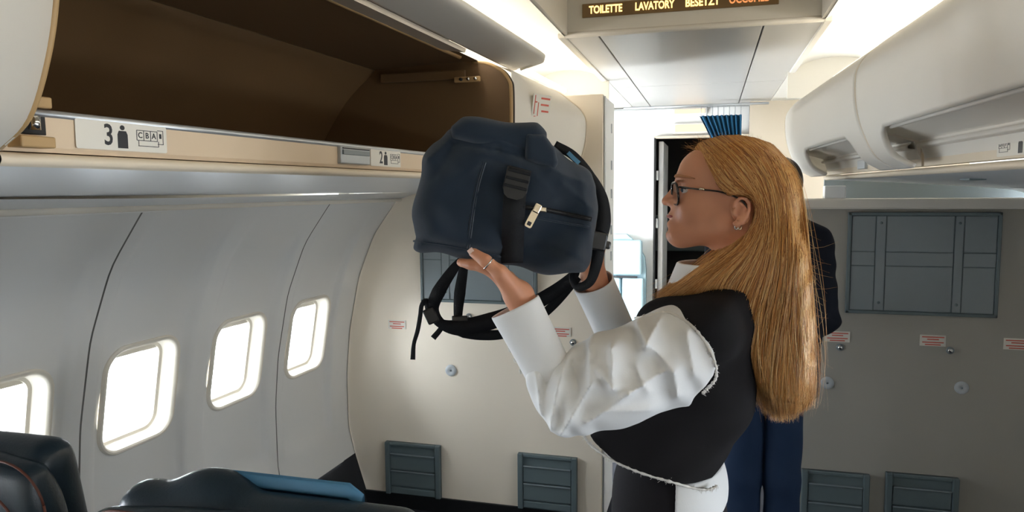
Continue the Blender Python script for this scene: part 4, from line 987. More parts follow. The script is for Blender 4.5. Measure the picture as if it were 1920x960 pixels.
# joints
SH_N, EL_N, WR_N = W3(1300, 650, 1.27), W3(1066, 757, 1.165), W3(974, 556, 1.150)
SH_F, EL_F, WR_F = mir(SH_N), W3(1195, 700, 1.50), W3(1113, 522, 1.375)
HIP = W3(1252, 965)
def face_pts(x, y, lat): return W3(x, y, YM-lat)
def off(p, lat): q = p.copy(); q[1] -= lat; return q
def body_sdf(P):
    d = np.full(len(P), 9.0); z = P[:, 2]
    hm = (z > H-.42) & (np.abs(P[:, 1]-YM) < .2)
    if hm.any():
        Q = P[hm]; Qm = Q.copy(); Qm[:, 1] = YM-np.abs(Q[:, 1]-YM)        # bilateral symmetry
        h = ellip(Q, W3(1388, 350), (.090, .073, .079))
        h = smin(h, ellip(Q, W3(1335, 372), (.0635, .060, .083)), .03)
        h = smin(h, ellip(Q, W3(1326, 322), (.0525, .056, .045)), .02)
        h = smin(h, ellip(Q, W3(1300, 405), (.043, .043, .050)), .025)
        h = smin(h, ellip(Q, W3(1273, 436), (.023, .022, .021)), .020)
        h = smin(h, capsule(Qm, off(W3(1278, 442), .012), off(W3(1352, 424), .050), .017, .018), .028)
        h = smin(h, ellip(Qm, off(W3(1308, 384), .040), (.030, .019, .022)), .022)
        h = smin(h, ellip(Qm, off(W3(1283, 335), .022), (.014, .024, .009)), .016)
        # eye sockets and lids
        h = smax(h, -ellip(Qm, off(W3(1272, 356), .034), (.014, .017, .0115)), .012)
        h = smin(h, ellip(Qm, off(W3(1291, 356), .032), (.0132, .0140, .0132)), .006); h = smax(h, -ellip(Qm, off(W3(1281, 357), .038), (.0125, .0150, .0046)), .002)
        # nose
        h = smin(h, capsule(Q, W3(1280, 338), W3(1254, 372), .008, .0085), .012)
        h = smin(h, ellip(Q, W3(1250, 377.5), (.0098, .0100, .0085)), .006)
        h = smin(h, ellip(Qm, off(W3(1262, 382), .0105), (.0095, .0070, .0075)), .006)
        h = smax(h, -ellip(Qm, off(W3(1257, 391), .0065), (.006, .0035, .004)), .003)
        # mouth: lips and the line between
        h = smin(h, ellip(Q, W3(1262, 404), (.0105, .0205, .0060)), .006)
        h = smin(h, ellip(Q, W3(1264, 420), (.0115, .0180, .0068)), .006)
        h = smax(h, -ellip(Q, W3(1250, 412), (.010, .024, .0012)), .0025)
        h = smax(h, -ellip(Q, W3(1249, 430), (.0050, .018, .0030)), .008)
        # neck
        h = smin(h, capsule(Q, W3(1392, 420), W3(1400, 560), .050, .058), .035)
        # ear
        er = Matrix.Rotation(math.radians(14), 3, 'Y'); er = np.array(er)
        c = face_pts(1389, 396, .074)
        e = ellip(Qm, c+np.array([0, .003, 0]), (.0165, .0070, .0255), er); e = smax(e, -ellip(Qm, face_pts(1385, 399, .083), (.0085, .0080, .0120), er), .003)
        hx = [face_pts(x_, y_, .080) for x_, y_ in ((1375, 388), (1379, 378), (1388, 371.5), (1398, 373), (1404.5, 382), (1405, 394), (1400, 407), (1391, 417), (1383, 422), (1378, 419))]
        for i_ in range(9): e = smin(e, capsule(Qm, hx[i_], hx[i_+1], .0032 if i_ < 7 else .0045, .0032 if i_ < 6 else .0045), .0025)
        ax_ = [face_pts(x_, y_, .079) for x_, y_ in ((1388, 381), (1395, 388), (1396, 399), (1389, 410), (1381, 412))]
        for i_ in range(4): e = smin(e, capsule(Qm, ax_[i_], ax_[i_+1], .0026, .0026), .002)
        e = smin(e, ellip(Qm, face_pts(1376.5, 400, .077), (.0045, .0045, .0065)), .003)
        h = smin(h, e, .005)
        d[hm] = np.minimum(d[hm], h)
    tm = (z < H-.10) & (z > .85)
    if tm.any():
        Q = P[tm]; h = ellip(Q, W3(1305, 690), (.090, .125, .17)); h = smin(h, ellip(Q, W3(1250, 880), (.080, .112, .15)), .05); h = smin(h, ellip(Q, W3(1252, 975), (.090, .135, .13)), .05)
        for S_ in (SH_N, SH_F): h = smin(h, capsule(Q, W3(1392, 565), S_+np.array([.02, (.03 if S_[1] < YM else -.03), .0]), .045, .036), .03)
        d[tm] = smin(d[tm], h, .03)
    am = (P[:, 0] < .2) & (z > 1.02) & (z < H+.05)
    if am.any():
        Q = P[am]; h = np.full(len(Q), 9.0)
        for S_, E_, W_ in ((SH_N, EL_N, WR_N), (SH_F, EL_F, WR_F)):
            h = np.minimum(h, smin(capsule(Q, S_+(S_ - E_)*-.12, E_, .036, .030), capsule(Q, E_, W_, .030, .0235), .012))
        h = smin(h, hands(Q), .012); d[am] = smin(d[am], h, .012)
    lm = z < 1.05
    if lm.any():
        Q = P[lm]; h = np.full(len(Q), 9.0)
        for s in (-1, 1):
            hp = HIP+np.array([0, s*.075, -.03]); kn = np.array([HIP[0]-.015, YM+s*.075, .50]); an = np.array([HIP[0]+.02, YM+s*.080, .09])
            h = np.minimum(h, smin(capsule(Q, hp, kn, .078, .050), capsule(Q, kn, an, .050, .034), .03)); h = smin(h, capsule(Q, an+np.array([.02, 0, -.055]), an+np.array([-.13, -.0, -.06]), .03, .022), .03)
        d[lm] = smin(d[lm], h, .04)
    return d
def finger(Q, pts, rs):
    h = np.full(len(Q), 9.0)
    for i in range(len(pts)-1): h = smin(h, capsule(Q, pts[i], pts[i+1], rs[i], rs[i+1]), .004)
    return h
# near (left) hand: palm up under the bag, thumb laid on the bag's face
def NH(x, y, Y): return W3(x, y, Y)
THUMB = [NH(962, 540, 1.130), NH(938, 512, 1.112), NH(910, 489, 1.104), NH(888, 474, 1.106)]
INDEX = [NH(930, 514, 1.140), NH(903, 500, 1.138), NH(884, 496, 1.140), NH(868, 493, 1.145)]
MIDDLE = [NH(936, 514, 1.162), NH(905, 501, 1.164), NH(882, 496, 1.166), NH(864, 492, 1.170)]
RING_ = [NH(944, 515, 1.184), NH(914, 502, 1.190), NH(893, 498, 1.194), NH(876, 495, 1.198)]
PINKY = [NH(954, 520, 1.202), NH(930, 508, 1.212), NH(913, 503, 1.217), NH(900, 500, 1.221)]
# far (right) hand: gripping the bag's aisle end from behind
F_T = [W3(1106, 500, 1.355), W3(1096, 488, 1.325), W3(1090, 474, 1.300), W3(1092, 462, 1.290)]
F_I = [W3(1114, 474, 1.345), W3(1118, 450, 1.335), W3(1118, 430, 1.330), W3(1117, 414, 1.328)]
F_M = [W3(1118, 476, 1.365), W3(1124, 452, 1.360), W3(1125, 430, 1.356), W3(1124, 412, 1.354)]
F_R = [W3(1120, 480, 1.385), W3(1126, 458, 1.382), W3(1127, 438, 1.380), W3(1126, 422, 1.378)]
F_P = [W3(1121, 486, 1.402), W3(1127, 468, 1.402), W3(1128, 452, 1.400), W3(1127, 440, 1.398)]
def hands(Q):
    h = np.full(len(Q), 9.0)
    lo_ = np.array([-.60, 1.0, H-.42]); m_ = (Q[:, 2] > H-.30) & (Q[:, 2] < H+.0) & (Q[:, 0] < -.08)
    if not m_.any(): return h
    q = Q[m_]; g = np.full(len(q), 9.0)
    for W_, fs, th in ((WR_N, (INDEX, MIDDLE, RING_, PINKY), THUMB), (WR_F, (F_I, F_M, F_R, F_P), F_T)):
        a = np.full(len(q), 9.0)
        for k, fg in enumerate(fs): a = smin(a, capsule(q, W_+(fg[0]-W_)*.12, fg[0], .0165, .0115), .012)
        a = smin(a, capsule(q, W_, th[1], .018, .013), .012)
        for k, fg in enumerate(fs):
            s = (.0090, .0092, .0088, .0078)[k]; a = smin(a, finger(q, fg, (s+.0015, s+.0004, s-.0002, s-.0016)), .004)
        a = smin(a, finger(q, th, (.0145, .0112, .0105, .0082)), .006)
        g = np.minimum(g, a)
    h[m_] = g; return h
v, f = sdf_mesh(body_sdf, (-.60, .98, 0.0), (.30, 1.72, 1.80), .0028, slack=.03); body = fast_obj('body', v, f, 'skin', wo)

# face details
for s in (-1, 1):
    c = W3(1291, 356); c[1] = YM+s*.032
    def sph(c, r, n=14, sc=(1, 1, 1)): return loft([[(c[0]+r*sc[0]*math.sin(a)*math.cos(b), c[1]+r*sc[1]*math.sin(a)*math.sin(b), c[2]+r*sc[2]*math.cos(a)) for b in np.linspace(0, 2*math.pi, n+1)[:-1]] for a in np.linspace(.03, math.pi-.03, 9)], True, True, True)
    ey = obj('eyeball', *sph(c, .0120, sc=(1, 1, 1)), 'eyewhite', wo, True)
    ic = c+np.array([-.0085, s*.0030, .000]); obj('iris', *sph(ic, .0052, 12, (.9, 1, 1)), 'iris', ey, True); obj('pupil', *sph(ic+np.array([-.0030, 0, 0]), .0024, 10), 'ink', ey, True)
    lid = [c+np.array([-.0140+.0105*t*t*(1 if t > 0 else .4), s*(.0135*t), .0050-.0034*t*t]) for t in np.linspace(-1, 1, 11)]
    tube('lashes', lid, .0011, 'ink', wo, 5)
    bp = [W3(1276+26*t*t*.9+5*t, 333-7*t+9*t*t)*1.0 for t in np.linspace(0, 1.1, 9)]
    for i, p in enumerate(bp): t = i/8; p[1] = YM+s*(.010+.042*t); 
    def push(p):
        dirs = np.array([-.8, s*.55, .1]); dirs /= np.linalg.norm(dirs); ts = np.linspace(.05, -.05, 120); Pq = p+dirs*ts[:, None]; dd = body_sdf(Pq); k = np.argmax(dd < 0); return Pq[k]
    bp = np.array([push(p) for p in bp]); tube('eyebrow', bp, [.0016, .0030, .0036, .0036, .0034, .0030, .0026, .002, .0010], 'brow', wo, 6)
def lip_sdf(P):
    u = ellip(P, W3(1264, 405), (.0145, .0245, .0060)); l = ellip(P, W3(1265.5, 419), (.0148, .0215, .0068))
    d = smin(u, l, .002); d = smax(d, -ellip(P, W3(1250, 412), (.010, .03, .0010)), .0015); return np.maximum(d, P[:, 0]-W3(1282, 412)[0])
c = W3(1262, 412); v, f = sdf_mesh(lip_sdf, c-.03, c+.03, .0012); fast_obj('lips', v, f, 'lips', wo)
# thumb nail and ring
nl = THUMB[3]; obj('thumb_nail', *place(bevel_box_vf(Vector((0, 0, 0)), (.0105, .0085, .0024), .0011), nl+np.array([-.003, -.0058, .0035]), (.75, .1, .6), (-.6, .2, .75), (0, -1, .15)), 'nail', wo)
def ring_at(p, axis, r, w_, m_, name):
    axis = np.asarray(axis, float); axis /= np.linalg.norm(axis); a = np.cross(axis, (0, 0, 1)); a /= np.linalg.norm(a); b = np.cross(axis, a)
    return tube(name, [p+(a*math.cos(t)+b*math.sin(t))*r for t in np.linspace(0, 2*math.pi, 25)], w_, m_, wo, 6)
ring_at(THUMB[2]*.8+THUMB[1]*.2, THUMB[2]-THUMB[1], .0112, .0013, 'chrome', 'finger_ring')
# ear ring: small double hoop
ec = face_pts(1380.5, 424, .077)
for k in (0, 1): tube('earring', [ec+np.array([.006*k+.0055*math.cos(t)*.5, -.002-.001*k, .0062*math.sin(t)]) for t in np.linspace(0, 2*math.pi, 17)], .0013, 'gold' if k else 'chrome', wo, 6)

# glasses
gl = empty('glasses', (0, 0, 0)); gl.parent = wo; gl.matrix_parent_inverse = parent_world(wo).inverted()
gc = W3(1268, 363)
for s in (-1, 1):
    # lens outline in (lateral, z), wrapped back towards the temple
    ol = []
    for a in np.linspace(0, 2*math.pi, 41)[:-1]:
        ca, sa = math.cos(a), math.sin(a); l = .0245*np.sign(ca)*abs(ca)**.72; zz = .0205*np.sign(sa)*abs(sa)**.78
        ol.append((l, zz))
    P3 = [np.array([gc[0]-.0070+(.0245+l)*.27+zz*-.10, YM+s*(.0325+l), gc[2]+zz]) for l, zz in ol]
    tube('rim', P3+[P3[0]], .0024 if s < 0 else .0018, 'acetate', gl, 6)
    obj('lens', P3, [list(range(len(P3)))], 'lens', gl)
    h0 = np.array([gc[0]+.0075, YM+s*.057, gc[2]+.0125]); e1 = W3(1352, 360, YM+s*.074); e2 = W3(1388, 374, YM+s*.079); e3 = W3(1402, 392, YM+s*.076)
    tm = tube('temple', catmull([h0, (h0+e1)/2+np.array([0, s*.004, .0]), e1, e2, e3], 6), [.0022]*3+[.0017]*22, 'acetate', gl, 6)
    mid = (h0*.45+e1*.55)+np.array([0, s*.004, .001]); tube('temple_band', [mid+(e1-h0)*-.06, mid+(e1-h0)*.06], .0024, 'gold', tm, 8)
tube('bridge', [np.array([gc[0]-.004, YM+t*.009, gc[2]+.006+.003*(1-t*t)]) for t in np.linspace(-1, 1, 7)], .0017, 'acetate', gl, 6)

# ---------------- clothes
HEM = [(1085, 812), (1110, 838), (1150, 866), (1200, 888), (1250, 903), (1300, 917), (1335, 919), (1352, 908), (1390, 880)]
_hx = np.array([W3(*p, 1.275)[0] for p in HEM]); _hz = np.array([W3(*p, 1.275)[2] for p in HEM])
def vest_sdf(P):
    d = ellip(P, W3(1302, 690), (.122, .158, .165)); d = smin(d, ellip(P, W3(1226, 832), (.140, .162, .140)), .06); d = smin(d, ellip(P, W3(1178, 800), (.105, .135, .085)), .03)
    for s in (1, -1):
        a = W3(1385, 560); b = SH_N.copy() if s > 0 else SH_F.copy(); b = b+np.array([.025, .0, .030]); d = smin(d, capsule(P, a, b, .062, .046), .04)
        d = smin(d, capsule(P, b, W3(1235, 610, YM-s*.10), .040, .045), .04)
    x, y, z = P[:, 0], P[:, 1], P[:, 2]
    d = d+.0022*np.sin(30*x+44*z)+.0016*np.sin(70*z-20*y)+.002*np.sin(52*x-33*z+3*np.sin(20*z))
    zh = np.interp(x, _hx, _hz); d = smax(d, (zh-z)*.85, .006)
    d = smax(d, -capsule(P, W3(1330, 470), W3(1300, 545), .075, .062), .006)     # neckline
    return d
v, f = sdf_mesh(vest_sdf, (-.32, 1.18, 1.0), (.20, 1.66, 1.60), .005); fast_obj('vest', v, f, 'vest', wo)
def march(fn, x, y, Ya, Yb, n=160):
    r = np.array(ray(x, y)); ts = np.linspace(Ya, Yb, n)/r[1]; P = np.array([0, 0, H])+r*ts[:, None]; d = fn(P); k = np.argmax(d < 0)
    if d.min() > 0: k = np.argmin(d)
    return P[k]
# sleeves: blousy above the elbow, gathered into the cuffs
CUF_N = (W3(966, 574, 1.150), W3(1024, 690, 1.158)); CUF_F = (W3(1112, 528, 1.380), W3(1160, 640, 1.455))
CREASE = [((1062, 668), (1038, 800), .010, .007), ((1100, 655), (1112, 715), .012, .008), ((1112, 715), (1058, 806), .012, .008), ((1146, 655), (1152, 722), .012, .009), ((1152, 722), (1120, 690), .010, .006),
          ((1185, 622), (1262, 706), .014, .007), ((1105, 785), (1180, 735), .014, .007), ((1180, 735), (1245, 705), .012, .006), ((1262, 706), (1268, 760), .010, .006), ((1232, 612), (1208, 655), .010, .006),
          ((1130, 760), (1215, 775), .012, .005), ((1285, 640), (1300, 720), .016, .006), ((1010, 700), (1020, 770), .010, .006), ((1190, 690), (1215, 740), .010, .005)]
CR3 = [(W3(*a, 1.13)[[0, 2]], W3(*b, 1.13)[[0, 2]], w_, am) for a, b, w_, am in CREASE]
ARMCLIP = np.array([W3(*p, 1.19)[[0, 2]] for p in [(880, 480), (1170, 480), (1192, 592), (1222, 586), (1250, 581), (1280, 594), (1305, 614), (1325, 641), (1338, 668), (1343, 693), (1338, 714), (1324, 732), (1300, 760), (1250, 900), (880, 900)]])
def sleeve_sdf(P):
    x, y, z = P[:, 0], P[:, 1], P[:, 2]
    n = capsule(P, SH_N+np.array([-.005, .03, -.012]), W3(1150, 712, 1.20), .092, .078); n = smin(n, capsule(P, W3(1150, 712, 1.20), EL_N+np.array([.012, .0, .004]), .078, .062), .03)
    n = smin(n, capsule(P, EL_N+np.array([-.004, 0, .015]), CUF_N[1]+np.array([-.001, 0, -.012]), .054, .040), .03)
    XZ = P[:, [0, 2]]; near = y < 1.24
    disp = np.zeros(len(P))
    for a, b, w_, am in CR3:
        e = b-a; q = XZ-a; t = np.clip(q@e/(e@e), 0, 1); dd = np.linalg.norm(q-t[:, None]*e, axis=1); disp += am*(2.1*np.exp(-dd/(w_*.62))-.45*np.exp(-((dd-2.6*w_)/(1.5*w_))**2))
    ang = np.arctan2(y-1.16, x-EL_N[0])
    n = n-disp*np.clip((1.26-y)/.05, 0, 1)-.0035*np.sin(ang*9)*np.exp(-((z-CUF_N[1][2]+.02)/.035)**2)-.0018*np.sin(55*x+70*z+4*np.sin(30*x))
    n = smax(n, poly2d(x, z, ARMCLIP), .004)
    fr = smin(capsule(P, SH_F, W3(1215, 670, 1.53), .080, .066), capsule(P, W3(1215, 670, 1.53), EL_F, .066, .055), .03); fr = smin(fr, capsule(P, EL_F, CUF_F[1], .055, .042), .03)
    fr = fr-.003*np.sin(60*x+60*z)-.002*np.sin(110*z-40*x)
    d = np.minimum(n, fr)
    # collar and the shirt tail under the vest
    col = np.abs(capsule(P, W3(1345, 500), W3(1330, 560), .070, .080))-.004; col = np.maximum(col, np.abs(z-W3(1300, 525)[2])-.035); d = np.minimum(d, col)
    tail = np.abs(ellip(P, W3(1252, 905), (.112, .152, .12)))-.004; zt = np.interp(x, [W3(1150, 870)[0], W3(1285, 930)[0], W3(1325, 948)[0], W3(1365, 905)[0]], [W3(1300, 860)[2], W3(1300, 928)[2], W3(1300, 948)[2], W3(1300, 925)[2]])
    tail = np.maximum(tail, zt-z); tail = np.maximum(tail, z-W3(1300, 860)[2]); tail = np.maximum(tail, W3(1272, 900)[0]-x); d = np.minimum(d, tail)
    return d*.85
v, f = sdf_mesh(sleeve_sdf, (-.44, 1.02, 1.0), (.16, 1.70, 1.58), .0035); fast_obj('shirt', v, f, 'shirt', wo)
def cuff(a, b, ra, rb, nm='cuff'):
    ax = (b-a)/np.linalg.norm(b-a); u = np.cross(ax, (0, 1, 0)); u /= np.linalg.norm(u); w_ = np.cross(ax, u); L = np.linalg.norm(b-a); rings = []
    for t, k, in_ in [(1, 1, 0), (.75, 1, 0), (.5, 1.0, 0), (.25, 1.01, 0), (.03, 1.03, 0), (0, 1.02, .001), (0, .97, .003), (.03, .95, .004), (.3, .93, .004)]:
        r = (ra+(rb-ra)*t)*k; rings.append([a+ax*L*t+(u*math.cos(q)*1.06+w_*math.sin(q)*.94)*(r+.0010*math.sin(3*q+t*3)) for q in np.linspace(0, 2*math.pi, 33)[:-1]])
    o = obj(nm, *loft(rings), 'shirt', wo, True)
    p = a+ax*L*.35
    return o, ax, u, w_
cf, ax, u_, w_ = cuff(CUF_N[0], CUF_N[1]+(CUF_N[1]-CUF_N[0])*.12, .0405, .038)
for t in (.55, .72, .9):
    a = CUF_N[0]+(CUF_N[1]-CUF_N[0])*t; s_ = -1 if u_[0] > 0 else 1; p = a+u_*s_*.0415
    tube('button', [p, p+u_*s_*.003], .0045, 'label', cf, 10)
cuff(CUF_F[0], CUF_F[1]+(CUF_F[1]-CUF_F[0])*.15, .037, .039)
# frayed white edges of hem and armhole
def fray(name, P, amp=.002):
    P = np.array(P); parts = [tube_vf(P, .0026+.0007*np.sin(np.arange(len(P))*1.7)+.0004*RNG.normal(size=len(P)), 5)]
    for p in P[::1]:
        for k in range(2):
            d_ = RNG.normal(size=3)*np.array([1, .8, 1]); d_[2] -= .6; d_ /= np.linalg.norm(d_); l = RNG.uniform(.003, .007); q = p+RNG.normal(size=3)*.001
            parts.append(tube_vf([q, q+d_*l*.5, q+d_*l+RNG.normal(size=3)*.001], .00035, 3))
    return obj(name, *merge(parts), 'fray', wo, True)
hp = catmull([(1095, 819), (1112, 839), (1150, 865), (1200, 887), (1250, 902), (1300, 916), (1328, 919), (1345, 912)], 12)
fray('frayed_hem', [march(vest_sdf, a, b-1.5, 1.15, 1.6)+np.array([0, -.001, 0]) for a, b in hp])
ah = catmull([(1192, 596), (1222, 590), (1250, 585), (1280, 598), (1305, 618), (1325, 645), (1338, 672), (1343, 695), (1340, 712), (1326, 728), (1318, 736)], 9)
both = lambda P: np.minimum(vest_sdf(P), sleeve_sdf(P))
fray('frayed_armhole', [march(both, a, b, 1.05, 1.6)+np.array([0, -.003, 0]) for a, b in ah])
def trouser_sdf(P):
    d = ellip(P, W3(1252, 925), (.107, .148, .14)); d = smin(d, ellip(P, HIP+np.array([.01, 0, -.06]), (.112, .165, .13)), .05)
    for s in (-1, 1):
        hp_ = HIP+np.array([0, s*.078, -.05]); kn = np.array([HIP[0]-.015, YM+s*.078, .50]); an = np.array([HIP[0]+.015, YM+s*.082, .06]); d = smin(d, smin(capsule(P, hp_, kn, .092, .082), capsule(P, kn, an, .082, .092), .03), .03)
    d = np.maximum(d, .035-P[:, 2]); d = np.maximum(d, P[:, 2]-W3(1250, 845)[2]); return d+.002*np.sin(50*P[:, 0]+13*P[:, 2])
v, f = sdf_mesh(trouser_sdf, (-.30, 1.18, 0.0), (.16, 1.66, 1.16), .008); fast_obj('trousers', v, f, 'trouser', wo)
def shoe_sdf(P):
    d = np.full(len(P), 9.0)
    for s in (-1, 1):
        an = np.array([HIP[0]+.02, YM+s*.080, .06]); d = np.minimum(d, smin(capsule(P, an+np.array([.02, 0, -.018]), an+np.array([-.15, 0, -.028]), .042, .032), ellip(P, an+np.array([-.06, 0, -.03]), (.12, .045, .03)), .02))
    return np.maximum(d, .001-P[:, 2])
v, f = sdf_mesh(shoe_sdf, (-.40, 1.26, -.01), (.12, 1.58, .14), .008); fast_obj('shoes', v, f, 'black', wo)

# ---------------- hair
HP = [(1303, 281), (1314, 291), (1325, 313), (1337, 340), (1347, 360), (1362, 371), (1382, 369), (1398, 370), (1409, 385), (1408, 408), (1396, 432), (1368, 455), (1325, 482), (1290, 508), (1258, 532), (1226, 556), (1234, 566), (1270, 566), (1310, 558), (1342, 552), (1368, 575), (1386, 620), (1398, 670), (1412, 710), (1432, 738), (1455, 748), (1486, 748), (1506, 735), (1514, 690), (1514, 610), (1507, 500), (1500, 420), (1490, 350), (1470, 304), (1428, 269), (1375, 256), (1334, 259), (1314, 268)]
HPL = np.array([W3(*p)[[0, 2]] for p in HP])
_s0 = W3(1390, 348)
def hair_sdf(P):
    d2 = poly2d(P[:, 0], P[:, 2], HPL)+.004; w_ = np.abs(P[:, 1]-YM)
    k = sstep(H-.12, H+.0, P[:, 2])
    head = ellip(P, _s0, (.109, .084, .095))
    z = P[:, 2]; lat = w_-np.interp(z, [1.05, 1.18, 1.35, 1.47, 1.56, 1.63], [.040, .060, .078, .088, .090, .086])
    r = .022; qx = d2+r; qy = lat+r; low = np.sqrt(np.maximum(qx, 0)**2+np.maximum(qy, 0)**2)+np.minimum(np.maximum(qx, qy), 0)-r
    up = smax(head, d2, .006)
    d = low*(1-k)+up*k
    return d+.0020*np.sin(150*P[:, 0]+12*np.sin(P[:, 2]*20))*(1-k)+.0012*np.sin(210*P[:, 0]-60*P[:, 2])
v, f = sdf_mesh(hair_sdf, (-.16, 1.28, 1.08), (.22, 1.56, 1.76), .004); hb = fast_obj('hair', v, f, 'hairbase', wo)
# depth of the hair surface seen from either side, on a pixel grid
gx = np.arange(1205, 1545, 5.0); gy = np.arange(235, 815, 6.0)
ts = np.linspace(YM-.14, YM, 48)
RX = np.array([[np.array(ray(x, y))/ray(x, y).y for y in gy] for x in gx]); Pq = RX[:, :, None, :]*ts[None, None, :, None]; Pq[..., 2] += H
dm = -.004+hair_sdf(Pq.reshape(-1, 3)).reshape(len(gx), len(gy), len(ts)); hitm = (dm < 0).any(2); depth = np.where(hitm, ts[np.argmax(dm < 0, 2)], YM-.01)
for _ in range(2):
    pd = np.pad(depth, 1, mode='edge'); depth = (pd[:-2, 1:-1]+pd[2:, 1:-1]+pd[1:-1, :-2]+pd[1:-1, 2:]+2*depth)/6
def surfY(x, y):
    fx = np.clip((x-gx[0])/5, 0, len(gx)-1.001); fy = np.clip((y-gy[0])/6, 0, len(gy)-1.001); i = fx.astype(int); j = fy.astype(int); a = fx-i; b = fy-j
    return depth[i, j]*(1-a)*(1-b)+depth[i+1, j]*a*(1-b)+depth[i, j+1]*(1-a)*b+depth[i+1, j+1]*a*b
GUIDES = [
 [(1305, 279), (1323, 306), (1344, 342), (1373, 364), (1402, 371), (1413, 394), (1402, 420), (1352, 464), (1290, 512), (1232, 556)],
 [(1314, 268), (1342, 300), (1374, 342), (1404, 366), (1419, 392), (1416, 422), (1388, 465), (1335, 505), (1285, 540), (1245, 563)],
 [(1330, 261), (1376, 300), (1415, 350), (1432, 395), (1424, 440), (1396, 495), (1368, 535), (1370, 575), (1390, 625)],
 [(1354, 254), (1402, 294), (1438, 350), (1448, 420), (1436, 500), (1412, 580), (1404, 650), (1410, 710), (1425, 760)],
 [(1382, 253), (1428, 288), (1460, 355), (1468, 440), (1462, 530), (1446, 620), (1438, 690), (1442, 750), (1452, 792)],
 [(1412, 258), (1453, 296), (1480, 370), (1488, 460), (1486, 550), (1478, 640), (1474, 720), (1476, 770), (1478, 793)],
 [(1436, 266), (1474, 308), (1492, 380), (1500, 470), (1504, 560), (1508, 640), (1510, 700), (1508, 750), (1502, 776)],
 [(1448, 272), (1490, 324), (1504, 390), (1511, 480), (1516, 560), (1520, 640), (1523, 700), (1521, 745), (1517, 768)]]
NPT = 26
GR = []
for g in GUIDES:
    c = catmull(g, 10); L = np.concatenate([[0], np.cumsum(np.linalg.norm(np.diff(c, axis=0), axis=1))]); t = np.linspace(0, L[-1], NPT); GR.append(np.stack([np.interp(t, L, c[:, 0]), np.interp(t, L, c[:, 1])], 1))
GR = np.array(GR)
def strands(name, n, far, rmul=1.0, wild=1.0, parent=None):
    g = RNG.uniform(0, len(GR)-1.001, n); g = np.where(RNG.random(n) < .2, RNG.uniform(0, 1.3, n), g); i = g.astype(int); a = (g-i)[:, None, None]; P2 = GR[i]*(1-a)+GR[i+1]*a
    ln = np.where(RNG.random(n) < .35, RNG.uniform(.82, 1.0, n), RNG.uniform(.95, 1.0, n)); tt = np.linspace(0, NPT-1, NPT)[None]*ln[:, None]; i0 = np.minimum(tt.astype(int), NPT-2); fr_ = (tt-i0)[..., None]; rr_ = np.arange(n)[:, None]; P2 = P2[rr_, i0]*(1-fr_)+P2[rr_, i0+1]*fr_
    s = np.linspace(0, 1, NPT)[None, :]; ph = RNG.uniform(0, 6.28, (n, 1)); fr = RNG.uniform(3, 9, (n, 1)); am = RNG.uniform(.5, 3.0, (n, 1))*wild
    P2 = P2+np.stack([np.sin(ph+fr*s)*am*(s**.7)*1.6+RNG.normal(size=(n, 1))*(1.5+5*s*wild), np.cos(ph*1.7+fr*s)*am*s], 2)
    Yd = surfY(P2[..., 0], P2[..., 1])-RNG.uniform(.0005, .0060, (n, 1))-np.abs(RNG.normal(size=(n, 1)))*.002*wild*s
    # map to space
    dx = (P2[..., 0]-960)/F_PX; dy = -(P2[..., 1]-480)/F_PX
    D = dx[..., None]*np.array(CR)+dy[..., None]*np.array(CU)+np.array(CF)
    if far:                                   # the same fall of hair on the far side of the head
        Pm = D*(YM/D[..., 1])[..., None]; Pm[..., 1] = 2*YM-Yd
    else: Pm = D*(Yd/D[..., 1])[..., None]
    Pm[..., 2] += H
    T = np.gradient(Pm, axis=1); T /= np.linalg.norm(T, axis=2)[..., None]+1e-9
    A = np.cross(T, np.array([0, 1.0, 0.05])); A /= np.linalg.norm(A, axis=2)[..., None]+1e-9; Bq = np.cross(T, A)
    r = (RNG.uniform(.00038, .00075, (n, 1))*rmul*np.clip((1.02-s)/.25, .25, 1))[..., None]
    rings = np.stack([Pm+(A*math.cos(q)+Bq*math.sin(q))*r for q in (0, 2.094, 4.189)], 2)         # n, NPT, 3, 3
    V = rings.reshape(-1, 3); base = (np.arange(n)*NPT*3)[:, None, None]; k = (np.arange(NPT-1)*3)[None, :, None]; j = np.arange(3)[None, None, :]; j2 = (j+1) % 3
    Fc = np.stack([base+k+j, base+k+j2, base+k+3+j2, base+k+3+j], -1).reshape(-1, 4)
    o = fast_obj(name, V, Fc, 'hair', parent); o['kind'] = 'stuff'; return o
strands('hair_strands', 6000, False, parent=hb); strands('hair_strands', 900, True, parent=hb)
strands('flyaway_strands', 320, False, rmul=.5, wild=4.0, parent=hb)

# short wisps along the hairline and the crown
def wisps(n, line, dirs, lat, lmin, lmax):
    parts = []
    for _ in range(n):
        t = RNG.uniform(0, len(line)-1.001); i = int(t); a = np.array(line[i])*(1-t+i)+np.array(line[i+1])*(t-i); d = np.array(dirs)+RNG.normal(size=2)*.55; d /= np.linalg.norm(d); l = RNG.uniform(lmin, lmax); c = RNG.normal()*.35*l
        q = [a+d*l*s+np.array([-d[1], d[0]])*c*s*s for s in (0, .33, .66, 1)]; y = YM+RNG.uniform(-lat, lat*.6); parts.append(tube_vf([W3(p[0], p[1], y) for p in q], [.00022, .0002, .00016, .0001], 3))
    return merge(parts)
wv, wf_ = merge([wisps(45, [(1304, 290), (1308, 276), (1330, 262)], (-.75, -.25), .035, 10, 30), wisps(40, [(1330, 260), (1360, 256), (1400, 259), (1430, 268)], (.2, -1), .03, 4, 12), wisps(120, [(1500, 420), (1512, 560), (1520, 700)], (.35, .95), .04, 20, 60), wisps(90, [(1345, 545), (1372, 580), (1392, 640)], (-.25, .9), .075, 20, 60)])
o_ = obj('hair_wisps', wv, wf_, 'hair', hb, True); o_['kind'] = 'stuff'
